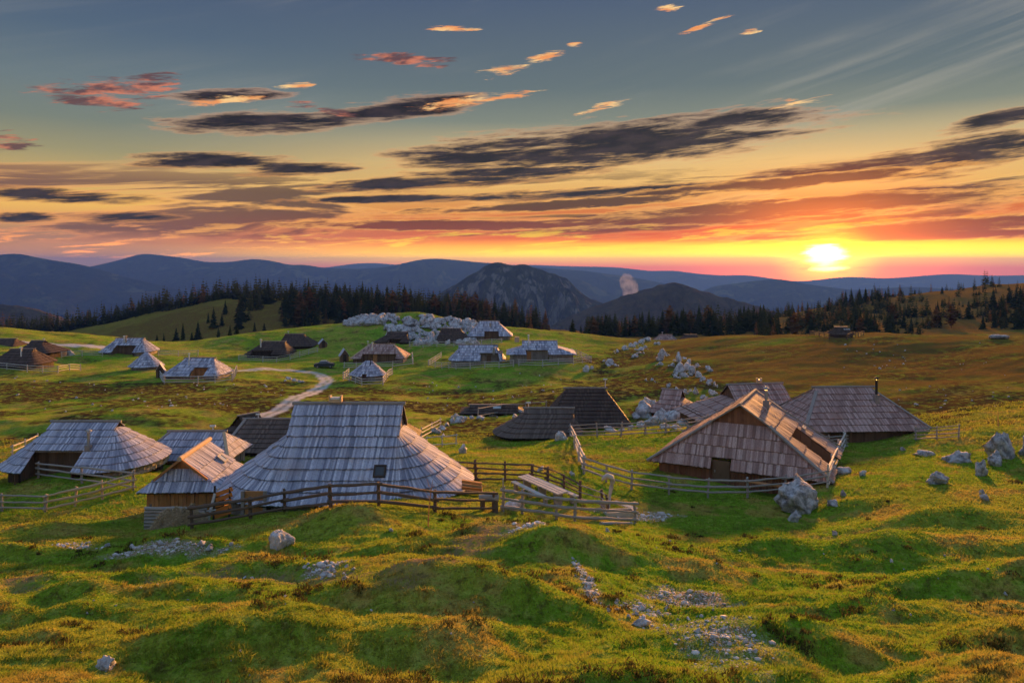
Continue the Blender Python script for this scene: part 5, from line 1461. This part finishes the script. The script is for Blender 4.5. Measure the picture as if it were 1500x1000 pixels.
forest(2700, -140, 800, 322, 460, 'left forest', 6.5, 10.5, lambda a, b: 0.30 if (a > 380 and b > 462) else 0.03, lambda a, b, y: not any(in_poly(a, b, P) for P in CLEAR) and (y > 405 or a > 345) and not (a > 690 and rgt.random() < (a - 690) / 130))
forest(430, 858, 1130, 275, 345, 'tree line', 5.0, 8.5, lambda a, b: 0.15, lambda a, b, y: True)
nzf = lambda x, y: float(gnoise(np.array([x / 22.0]), np.array([y / 22.0]), 77)[0])
forest(1300, 1100, 1560, 235, 400, 'right hill', 3.0, 6.5, lambda a, b: 0.15, lambda a, b, y: nzf((a - 750) / F * y, y) > (-0.12 if a < 1300 else 0.06) and not (a > 1310 and y > 320 and rgt.random() < 0.55))
# the 300 that show largest are trees of their own, the rest is one mass
TREES.sort(key=lambda t: -(t[2] / t[1] + (1.0 if t[5] else 0.0) - 0.00012 * t[1] + (0.008 if t[4] == 'left forest' else 0)))
TLAB = {'clearing': 'dark spruce standing free on the left hill clearing', 'middle': 'dark spruce on the crest behind the central huts', 'right': 'dark tree on the right ridge around the setting sun',
        'left forest': 'dark spruce at the front of the forest on the left hill', 'tree line': 'dark spruce in the tree line below the wooded hill', 'right hill': 'dark spruce in the scattered wood on the right ridge slope'}
def build_trees():
    rest_v, rest_f, rest_m, off = [], [], [], 0
    TZ = H([t[0] for t in TREES], [t[1] for t in TREES])
    for i, (x, y, hh, rust, key, _) in enumerate(TREES):
        z = float(TZ[i])
        rz = random.uniform(0, 6.28); sw = hh * random.uniform(0.85, 1.2)
        if i < 300:
            lab = TLAB[key].replace('dark spruce', 'rust brown larch').replace('dark tree', 'rust brown tree') if rust else TLAB[key]
            grp = ('rusty ' if rust else '') + 'trees, ' + key
            nm = 'larch_tree' if rust else 'spruce_tree'
            if hh / y * F > 17 and key != 'left forest':
                o = empty(nm, (x, y, z), rz); o.scale = (sw, sw, hh)
                link('crown', random.choice(CROWNS_R if rust else CROWNS), None, o); link('trunk', STEM, None, o)
            else:
                o = link(nm, random.choice(WHOLE_R if rust else WHOLE), None, None, (x, y, z)); o.scale = (sw, sw, hh); o.rotation_euler = (0, 0, rz)
            tag(o, lab, 'tree', grp)
        else:
            k = random.randrange(len(LOWT)); v, f = LOWT[k]
            c, s = math.cos(rz), math.sin(rz)
            w = np.stack([(v[:, 0] * c - v[:, 1] * s) * sw + x, (v[:, 0] * s + v[:, 1] * c) * sw + y, v[:, 2] * hh + z], 1)
            rest_v.append(w); rest_f.append(f + off); off += len(v); rest_m.append(np.full(len(f), 1 if rust else 0))
    me = mesh_np('forest', np.concatenate(rest_v), tris=np.concatenate(rest_f))
    me.materials.append(NEEDLE); me.materials.append(RUST)
    me.polygons.foreach_set('material_index', np.concatenate(rest_m).astype(np.int32))
    tag(link('forest', me), 'mass of dark conifers covering the hills behind the village', 'forest', kind='stuff')
LOWT = []
for k in range(5):
    mb = crown_geo(540 + k, 9, 6, (0.28, 0.33, 0.26, 0.35, 0.30)[k]); LOWT.append((np.array(mb.v), np.array(mb.f)))
build_trees()

# ------------------------------------------------------------------ things among the huts
def place(name, label, cat, p, rz=0.0):
    return tag(empty(name, p, rz), label, cat)
# picnic table and bench
def long_table():
    a = G(768, 716); b = G(822, 741); d = b - a; L = d.length; ang = math.atan2(d.y, d.x)
    t = place('picnic_table', 'long grey plank picnic table inside the fenced enclosure', 'table', (a + b) / 2, ang)
    t.rotation_euler[1] = -math.atan2(d.z, math.hypot(d.x, d.y))
    for k in range(3):
        mb = MB(); mb.box((0, -0.24 + 0.24 * k, 0.72 + 0.01 * k), (L + 0.3, 0.22, 0.06)); mb.build('plank', RAILP, t)
    for sx in (-0.42, 0, 0.42):
        mb = MB(); mb.box((sx * L, 0, 0.33), (0.12, 0.5, 0.70)); mb.build('leg', RAILG, t)
    a2 = G(753, 717); b2 = G(802, 742); d = b2 - a2
    bn = place('bench', 'long grey plank bench in front of the picnic table', 'bench', (a2 + b2) / 2, math.atan2(d.y, d.x))
    bn.rotation_euler[1] = -math.atan2(d.z, math.hypot(d.x, d.y))
    mb = MB(); mb.box((0, 0, 0.44), (d.length + 0.2, 0.30, 0.07)); mb.build('seat', RAILP, bn)
    for sx in (-0.44, 0, 0.44):
        mb = MB(); mb.box((sx * d.length, 0, 0.18), (0.22, 0.16, 0.46)); mb.build('leg', RAILG, bn)
    b3 = place('bench', 'plank bench on the far right side of the picnic table', 'bench', (a + b) / 2 + Vector((0.75, 0.45, 0)), ang)
    b3.rotation_euler[1] = t.rotation_euler[1]
    mb = MB(); mb.box((0, 0, 0.44), (L + 0.4, 0.28, 0.07)); mb.build('seat', RAILP, b3)
    for sx in (-0.44, 0, 0.44):
        mb = MB(); mb.box((sx * L, 0, 0.18), (0.2, 0.16, 0.46)); mb.build('leg', RAILG, b3)
long_table()
# carved crook by the spring
def crook():
    p = G(893, 752)
    t = place('carved_post', 'pale carved wooden post with hooked top beside the water trough', 'post', p)
    pts = [(0, 0, -0.3), (-0.03, 0, 0.5), (0.02, 0, 1.05), (0.10, 0, 1.45), (0.16, 0, 1.72), (0.10, 0, 1.95), (-0.10, 0, 2.04), (-0.30, 0, 1.93), (-0.42, 0, 1.76)]
    mb = MB(); mb.tube(pts, [0.085, 0.075, 0.08, 0.12, 0.15, 0.155, 0.14, 0.11, 0.05], 10); mb.build('shaft', RAILP, t, smooth=True)
    mb = MB(); mb.tube([(-0.26, 0, -0.3), (-0.25, 0, 0.62)], [0.07, 0.06], 8); mb.build('stake', RAILG, t)
    mb = MB(); mb.beam((-0.28, 0, 0.6), (-0.12, 0, 0.72), 0.06, 0.05); mb.build('spout', RAILP, t)
    q = G(907, 757)
    t = place('water_trough', 'low wooden water trough on the stony ground behind the straight fence', 'trough', q, 0.1)
    mb = MB()
    mb.box((0, 0, 0.12), (1.5, 0.55, 0.10))
    mb.build('bottom', PLANKG, t)
    for sy in (-1, 1):
        mb = MB(); mb.box((0, sy * 0.28, 0.22), (1.5, 0.07, 0.28)); mb.build('side', RAILP, t)
    for sx in (-1, 1):
        mb = MB(); mb.box((sx * 0.76, 0, 0.22), (0.07, 0.6, 0.27)); mb.build('end', RAILP, t)
    mb = MB(); mb.box((0, 0, 0.30), (1.42, 0.48, 0.01)); mb.build('water', GLASS, t)
    a = G(900, 741); b = G(932, 752)
    t = place('plank', 'weathered grey plank lying behind the carved hook post', 'plank', (a + b) / 2)
    mb = MB(); mb.beam(a - t.location + Vector((0, 0, .25)), b - t.location + Vector((0, 0, .25)), 0.35, 0.07); mb.build('board', RAILP, t)
    a = G(880, 769); b = G(926, 769)
    o = log_between('fallen_log', a + Vector((0, 0, .08)), b + Vector((0, 0, .08)), 0.10, RAILG, None); tag(o, 'fallen grey log on the ground at the foot of the straight fence', 'log')
crook()
# poles and a dead sapling
def poles():
    p = G(737, 749); t = place('metal_pole', 'thin grey upright pole at the left end of the straight fence', 'pole', p)
    mb = MB(); mb.tube([(0, 0, -0.2), (0, 0, 1.6)], 0.035, 8); mb.build('pole', METAL, t); mb = MB(); mb.tube([(0, 0, 1.6), (0, 0, 1.66)], [0.05, 0.03], 8); mb.build('pole_cap', METAL, t)
    p = G(627, 771); t = place('dead_sapling', 'thin bare reddish sapling standing on the bank before the largest hut', 'sapling', p)
    mb = MB(); mb.tube([(0, 0, -0.1), (0.03, 0, 0.7), (0.10, 0, 1.3), (0.2, 0, 1.95)], [0.03, 0.024, 0.018, 0.006], 6); mb.build('stem', PLANKR, t)
    for z, dx in ((0.9, 0.25), (1.2, -0.22), (1.45, 0.22), (1.65, -0.12)):
        mb = MB(); mb.tube([(0.06, 0, z), (0.06 + dx, 0.05, z + 0.32)], [0.012, 0.004], 5); mb.build('twig', PLANKR, t)
    p = G(1462, 625); t = place('wooden_stake', 'thin stake on the slope above the boulders at right', 'stake', p)
    mb = MB(); mb.tube([(0, 0, -0.1), (0, 0, 1.2)], [0.04, 0.03], 6); mb.build('pole', PLANKR, t)
    p = G(716, 748)
    t = place('log_seat', 'short thick log lying across a stump where the two front fences meet', 'log', p)
    mb = MB(); mb.tube([(-0.48, 0, 0.62), (0, 0.02, 0.64), (0.48, 0, 0.62)], [0.17, 0.18, 0.17], 11); mb.build('log', RAILG, t)
    mb = MB(); mb.tube([(0.3, 0, -0.2), (0.3, 0, 0.47)], [0.17, 0.15], 10); mb.build('stump', RAILB, t)
    mb = MB(); mb.tube([(-0.3, 0, -0.2), (-0.3, 0, 0.47)], [0.12, 0.12], 10); mb.build('stump', RAILB, t)
poles()
# log wall, hay heap and slatted rack by the shed
def farmyard():
    yl = 37.2; a = Vector(((215 - 750) / F * yl, yl, 0)); b = Vector(((302 - 750) / F * yl, yl, 0)); L = b.x - a.x; z = min(h1(a.x, yl), h1(b.x, yl), h1((a.x + b.x) / 2, yl))
    t = place('log_wall', 'low wall of stacked grey logs in front of the small plank shed', 'log wall', (a.x, a.y, z))
    for k in range(7):
        o = log_between('log', Vector((a.x - 0.1, a.y + random.uniform(-.03, .03), z + 0.05 + 0.165 * k)), Vector((b.x + random.uniform(-0.1, 0.15), a.y + random.uniform(-.03, .03), z + 0.05 + 0.165 * k)), 0.085, RAILG, t)
    for dx in (0.1, L - 0.1): post_at((a.x + dx, a.y + 0.16, z - 0.1), 1.3, 0.07, RAILB, t)
    c = Vector(((262 - 750) / F * 36.1, 36.1, 0)); c.z = h1(c.x, c.y)
    t = place('hay_heap', 'heap of straw and dung in front of the low log wall', 'heap', c)
    n = 34; V = []; Fq = []
    gx, gy = np.meshgrid(np.linspace(-1.45, 1.45, n), np.linspace(-0.95, 0.95, n), indexing='ij'); HH = H(c.x + gx.ravel(), c.y + gy.ravel()).reshape(n, n)
    for i in range(n):
        for j in range(n):
            x = -1.45 + 2.9 * i / (n - 1); y = -0.95 + 1.9 * j / (n - 1)
            q = math.hypot(x / 1.4, y / 0.9)
            hz = 0.80 * max(0, 1 - q ** 2.4) ** 0.8 * (1 + 0.6 * float(gnoise(np.array([x * 2.2]), np.array([y * 2.2]), 5)[0])) + 0.16 * float(gnoise(np.array([x * 6]), np.array([y * 6]), 6)[0]) * (q < 1)
            V.append((x, y, hz + HH[i, j] - c.z - 0.04 - 0.2 * max(0, q - 0.9)))
    for i in range(n - 1):
        for j in range(n - 1): Fq.append((i * n + j, (i + 1) * n + j, (i + 1) * n + j + 1, i * n + j + 1))
    m, B = new_mat('straw_heap'); nz = B.noise(objcoord(B), 6, 6, 0.75)
    finish(B, B.mix(nz, (0.12, 0.085, 0.05), (0.46, 0.34, 0.20)), 0.95, nz, 1.0, 0.1)
    link('mound', mesh_np('mound', V, faces=Fq, smooth=True), m, t)
    rg = random.Random(4); mb = MB()
    for k in range(2600):
        i = rg.randrange(len(V)); v = V[i]
        if math.hypot(v[0] / 1.4, v[1] / 0.9) > 1.0: continue
        p = Vector(v) + Vector((rg.uniform(-.05, .05), rg.uniform(-.05, .05), 0.0)); d = Vector((rg.uniform(-1, 1), rg.uniform(-1, 1), rg.uniform(-.2, .6))).normalized() * rg.uniform(.1, .24)
        s = Vector((0, 0, 1)).cross(d).normalized() * 0.018
        mb.add([p - s, p + s, p + d], [(0, 1, 2)])
    st = mb.build('straw', mat_wood('straw', (0.26, 0.18, 0.09), (0.55, 0.42, 0.24)), t); st['kind'] = 'stuff'
    SLAT = mat_wood('sun_orange_boards', (0.55, 0.16, 0.03), (0.72, 0.25, 0.06))  # orange sunlight on the slats is put into their base colour
    c = Vector(((325 - 750) / F * 38.0, 38.0, 0.0))
    t = place('slatted_rack', 'leaning rack of orange lit boards between the shed and the largest hut', 'rack', (c.x, c.y, h1(c.x, c.y)), -0.15)
    for k in range(5):
        mb = MB(); mb.box((0.0, 0.05 * k, 0.25 + 0.27 * k), (1.0, 0.05, 0.2), M=Matrix.Rotation(-0.35, 3, 'Y')); mb.build('slat', SLAT, t)
    for sx in (-0.42, 0.42):
        mb = MB(); mb.beam((sx, -0.06, -0.2), (sx - 0.1, 0.24, 1.6), 0.1, 0.08); mb.build('upright', PLANKD, t)
    a = Vector(((303 - 750) / F * 37.4, 37.4, 0.0)); a.z = h1(a.x, a.y); t2 = place('white_post', 'slanted whitewashed board leaning at the end of the log wall', 'board', a)
    mb = MB(); mb.beam((0, 0, -0.1), (0.28, 0.3, 1.35), 0.2, 0.05); mb.build('board', RAILP, t2); mb = MB(); mb.beam((-0.15, 0.2, 0.5), (0.35, 0.25, 0.55), 0.1, 0.05); mb.build('brace', RAILP, t2)
    # two narrow far sheds
    for px, py, w, hp, Y, lab in [(504, 533, 15, 18, 158, 'tiny far shed with pale gable roof left of the brownish hut'), (235, 556, 14, 20, 128, 'tiny narrow far shed between the pointed round hut and the fenced grey hut'), (473, 510, 14, 12, 180, 'tiny grey far shed above the parked car')]:
        p = Vector(((px - 750) / F * Y, Y, 0)); p.z = h1(p.x, p.y); wd = w / F * Y; hh = hp / F * Y
        t = place('far_shed', lab, 'shed', p, R(20))
        mb = MB(); x = wd * 0.38; yv = wd * 0.5; ev = hh * 0.55
        mb.add([(-x, -yv, -.5), (x, -yv, -.5), (x, -yv, ev), (0, -yv, hh), (-x, -yv, ev)], [(0, 1, 2, 3, 4)]); mb.add([(-x, yv, -.5), (x, yv, -.5), (x, yv, ev), (0, yv, hh), (-x, yv, ev)], [(4, 3, 2, 1, 0)])
        mb.add([(-x, -yv, -.5), (-x, yv, -.5), (-x, yv, ev), (-x, -yv, ev)], [(3, 2, 1, 0)]); mb.add([(x, -yv, -.5), (x, yv, -.5), (x, yv, ev), (x, -yv, ev)], [(0, 1, 2, 3)])
        mb.build('walls', PLANK, t)
        for sx in (-1, 1):
            rb = MB(); e = 0.22
            dx, dz = sx * (x + e), ev - e * (hh - ev) / x
            rb.add([(0, -yv - e, hh + .05), (0, yv + e, hh + .05), (dx, yv + e, dz), (dx, -yv - e, dz), (0, -yv - e, hh + .13), (0, yv + e, hh + .13), (dx, yv + e, dz + .08), (dx, -yv - e, dz + .08)], [(0, 1, 2, 3), (7, 6, 5, 4), (0, 3, 7, 4), (1, 5, 6, 2), (2, 6, 7, 3)])
            rb.build('roof_slope', GREY, t)
        d = MB(); d.box((0, -yv - 0.03, 0.8), (x * 0.8, 0.05, 1.6)); d.build('door', PLANKD, t)
farmyard()
# the parked car
def car():
    p = G(475, 538.5); t = place('parked_car', 'small dark blue car parked on the grass above the road bend', 'car', p, R(8))
    prof = [(-1.95, 0.35), (-1.98, 0.75), (-1.75, 0.92), (-1.3, 0.97), (-0.75, 1.40), (0.55, 1.44), (1.25, 1.05), (1.85, 0.92), (2.0, 0.7), (1.98, 0.35)]
    body = [(x, min(z, 0.98)) for x, z in prof]
    def extr(pr, w, wt=None):
        mb = MB(); n = len(pr); wt = wt or w
        vs = [(x, -(w if z < 1.0 else wt), z) for x, z in pr] + [(x, (w if z < 1.0 else wt), z) for x, z in pr]
        mb.add(vs, [tuple(range(n)), tuple(range(2 * n - 1, n - 1, -1))] + [(i, i + n, (i + 1) % n + n, (i + 1) % n) for i in range(n)]); return mb
    paint = mat_plain('car_paint', (0.035, 0.04, 0.06), 0.3, 0.1, 0.5)
    extr(body, 0.82).build('body', paint, t)
    extr([(-1.22, 0.985), (-0.72, 1.36), (0.52, 1.40), (1.15, 1.06), (1.18, 0.985)], 0.74, 0.62).build('windows', mat_plain('car_glass', (0.10, 0.12, 0.16), 0.1, 0.1, 0.6), t)
    mb = MB(); mb.box((-0.1, 0, 1.43), (1.2, 1.22, 0.06)); mb.build('roof', mat_plain('car_roof', (0.42, 0.45, 0.52), 0.3, 0.1, 0.5), t)
    for x in (-1.25, 1.25):
        for y in (-0.78, 0.78):
            mb = MB(); mb.tube([(x, y - 0.1, 0.31), (x, y + 0.1, 0.31)], 0.31, 14); w = mb.build('wheel', BLACK, t)
            mb = MB(); mb.tube([(x, y - 0.115, 0.31), (x, y + 0.115, 0.31)], 0.17, 10); mb.build('rim', METAL, w)
    for y in (-0.6, 0.6):
        mb = MB(); mb.box((-1.95, y, 0.72), (0.1, 0.3, 0.14)); mb.build('headlight', WHITEM, t)
car()
# steam plume in the far valley
def plume():
    """a soft column of steam: one billowed body filled with thin white vapour"""
    D = 4800.0; base = Vector(at(922, 452, D)); k = D / F
    v0, f0 = ICO[4]; v = v0.copy()
    z = (v[:, 2] + 1) / 2
    rad = (7.0 + 11.0 * z ** 0.8) * np.sqrt(np.clip(1 - v[:, 2] ** 2, 0, 1)) / np.maximum(np.hypot(v[:, 0], v[:, 1]), 1e-3)
    w = np.stack([v[:, 0] * rad + 4.0 * np.sin(z * 5.0) * z, v[:, 1] * rad, 62.0 * z], 1)
    n_ = 1 + 0.34 * np.abs(n3(v0, 2.6, 31)) + 0.22 * np.abs(n3(v0, 5.5, 47)) + 0.1 * n3(v0, 11.0, 53)
    w[:, :2] *= n_[:, None]; w[:, 2] *= 1 + 0.10 * (n_ - 1)
    me = mesh_np('steam_plume', w * k * 0.82, tris=f0, smooth=True)
    m = bpy.data.materials.new('steam'); m.use_nodes = True; nt = m.node_tree
    for nd in list(nt.nodes): nt.nodes.remove(nd)
    B = NB(nt); vs = B.n('ShaderNodeVolumePrincipled'); vs.inputs['Color'].default_value = (0.97, 0.97, 0.98, 1)
    B.put(vs.inputs['Density'], B.rng(B.noise(objcoord(B), 0.022, 4, 0.62), 0.36, 0.66, 0.0, 0.012))
    out = B.n('ShaderNodeOutputMaterial'); nt.links.new(vs.outputs[0], out.inputs['Volume'])
    tag(link('steam_plume', me, m, None, base), 'soft white steam plume rising from the far valley right of the rocky mountain', 'steam plume')
plume()

# ------------------------------------------------------------------ grass
def grass():
    rg = np.random.default_rng(21); N = 620000
    Y = np.exp(rg.uniform(math.log(9.0), math.log(75.0), N)); u = rg.uniform(-0.74, 0.74, N); X = u * Y
    keep = np.ones(N, bool)
    for hx, hy, hr in HXY: keep &= np.hypot(X - hx, Y - hy) > hr * 0.75
    keep &= rg.random(N) > 0.9 * patch_mask(X, Y)
    keep &= rg.random(N) > 0.8 * sstep(0.9, 0.1, polyline_dist(X, Y, FOOT))
    clump = 0.5 + 0.9 * sstep(-0.5, 0.7, gnoise(X / 0.35, Y / 0.35, 71)) * (0.6 + 0.8 * sstep(-0.4, 0.6, gnoise(X / 2.4, Y / 2.4, 72)))
    X, Y, clump = X[keep], Y[keep], clump[keep]; n = len(X); Z = H(X, Y) - 0.015
    d = np.sqrt(X * X + Y * Y)
    hgt = rg.uniform(0.03, 0.075, n) * clump * (1 + d / 60); wid = (0.0055 + 0.00062 * d) * rg.uniform(0.7, 1.3, n)
    a = rg.uniform(0, 2 * math.pi, n); ca, sa = np.cos(a), np.sin(a)
    lx = rg.normal(0, 0.55, n) * hgt + 0.15 * hgt; ly = rg.normal(0, 0.55, n) * hgt
    V = np.empty((n, 3, 3), np.float32)
    V[:, 0] = np.stack([X - ca * wid, Y - sa * wid, Z], 1); V[:, 1] = np.stack([X + ca * wid, Y + sa * wid, Z], 1); V[:, 2] = np.stack([X + lx, Y + ly, Z + hgt], 1)
    me = mesh_np('grass', V.reshape(-1, 3), tris=np.arange(3 * n).reshape(-1, 3))
    m, B = new_mat('grass_blades')
    c = grass_color(B, gpos(B))
    c = B.mix(B.m('MULTIPLY', island(B), 0.45), c, (0.32, 0.26, 0.08))
    bs = B.n('ShaderNodeBsdfDiffuse'); B.put(bs.inputs[0], c); tr = B.n('ShaderNodeBsdfTranslucent'); B.put(tr.inputs[0], c)
    mx = B.n('ShaderNodeMixShader'); mx.inputs[0].default_value = 0.45; B.put(mx.inputs[1], bs.outputs[0]); B.put(mx.inputs[2], tr.outputs[0])
    out = B.n('ShaderNodeOutputMaterial'); B.put(out.inputs[0], mx.outputs[0])
    tag(link('grass', me, m), 'short grazed mountain grass covering the near ground', 'grass', kind='stuff')
grass()

def scrub():
    """low bilberry and heather cushions and coarse tufts that break up the turf"""
    rg = np.random.default_rng(33); N = 6500
    Y = np.exp(rg.uniform(math.log(10.5), math.log(46.0), N)); X = rg.uniform(-0.74, 0.74, N) * Y
    dens = fbm(X / 4.2, Y / 3.0, 81, 3) + 0.25 * rg.normal(size=N) * 0.5
    keep = dens > 0.45 + 0.3 * sstep(26, 46, Y)
    for hx, hy, hr in HXY: keep &= np.hypot(X - hx, Y - hy) > hr * 1.15
    keep &= patch_mask(X, Y) < 0.3
    X, Y = X[keep], Y[keep]; Z = H(X, Y); V = []
    for x, y, z in zip(X, Y, Z):
        n = 40; s = rg.lognormal(-1.75, 0.45) * (0.75 + y / 70)
        px = rg.normal(0, 0.5, n) * s; py = rg.normal(0, 0.5, n) * s; pz = rg.uniform(0, 1, n) * s * 0.50 * np.exp(-(px ** 2 + py ** 2) / (s * s))
        a = rg.uniform(0, 6.283, n); w = rg.uniform(0.010, 0.022, n) * (0.6 + y / 32); h_ = rg.uniform(0.03, 0.09, n) * (0.6 + y / 40)
        t = np.empty((n, 3, 3)); c, sn = np.cos(a), np.sin(a)
        t[:, 0] = np.stack([x + px - c * w, y + py - sn * w, z + pz - 0.01], 1); t[:, 1] = np.stack([x + px + c * w, y + py + sn * w, z + pz - 0.01], 1)
        t[:, 2] = np.stack([x + px + rg.normal(0, 0.03, n), y + py + rg.normal(0, 0.03, n), z + pz + h_], 1)
        V.append(t.reshape(-1, 3))
    V = np.concatenate(V)
    me = mesh_np('heath_scrub', V, tris=np.arange(len(V)).reshape(-1, 3))
    m, B = new_mat('heath_leaves')
    c = B.mix(island(B), (0.040, 0.055, 0.016), (0.135, 0.105, 0.040))
    bs = B.n('ShaderNodeBsdfDiffuse'); B.put(bs.inputs[0], c); tr = B.n('ShaderNodeBsdfTranslucent'); B.put(tr.inputs[0], c)
    mx = B.n('ShaderNodeMixShader'); mx.inputs[0].default_value = 0.35; B.put(mx.inputs[1], bs.outputs[0]); B.put(mx.inputs[2], tr.outputs[0])
    out = B.n('ShaderNodeOutputMaterial'); B.put(out.inputs[0], mx.outputs[0])
    tag(link('heath_scrub', me, m), 'low dark heather and bilberry cushions dotted over the turf', 'heath', kind='stuff')
scrub()

# things that share a description are told apart by their order from the left, where they can be counted
def tell_apart():
    by = {}
    for o in C.objects:
        if o.parent is None and 'label' in o and 'group' in o: by.setdefault((o['group'], o['label']), []).append(o)
    def nth(k):
        return str(k) + ('th' if 10 <= k % 100 <= 20 else {1: 'st', 2: 'nd', 3: 'rd'}.get(k % 10, 'th'))
    for (g, lab), lst in by.items():
        if 2 <= len(lst) <= 60:
            lst.sort(key=lambda o: o.location.x / o.location.y)
            for k, o in enumerate(lst): o['label'] = lab.replace(',', '') + ', ' + nth(k + 1) + ' from left'
tell_apart()
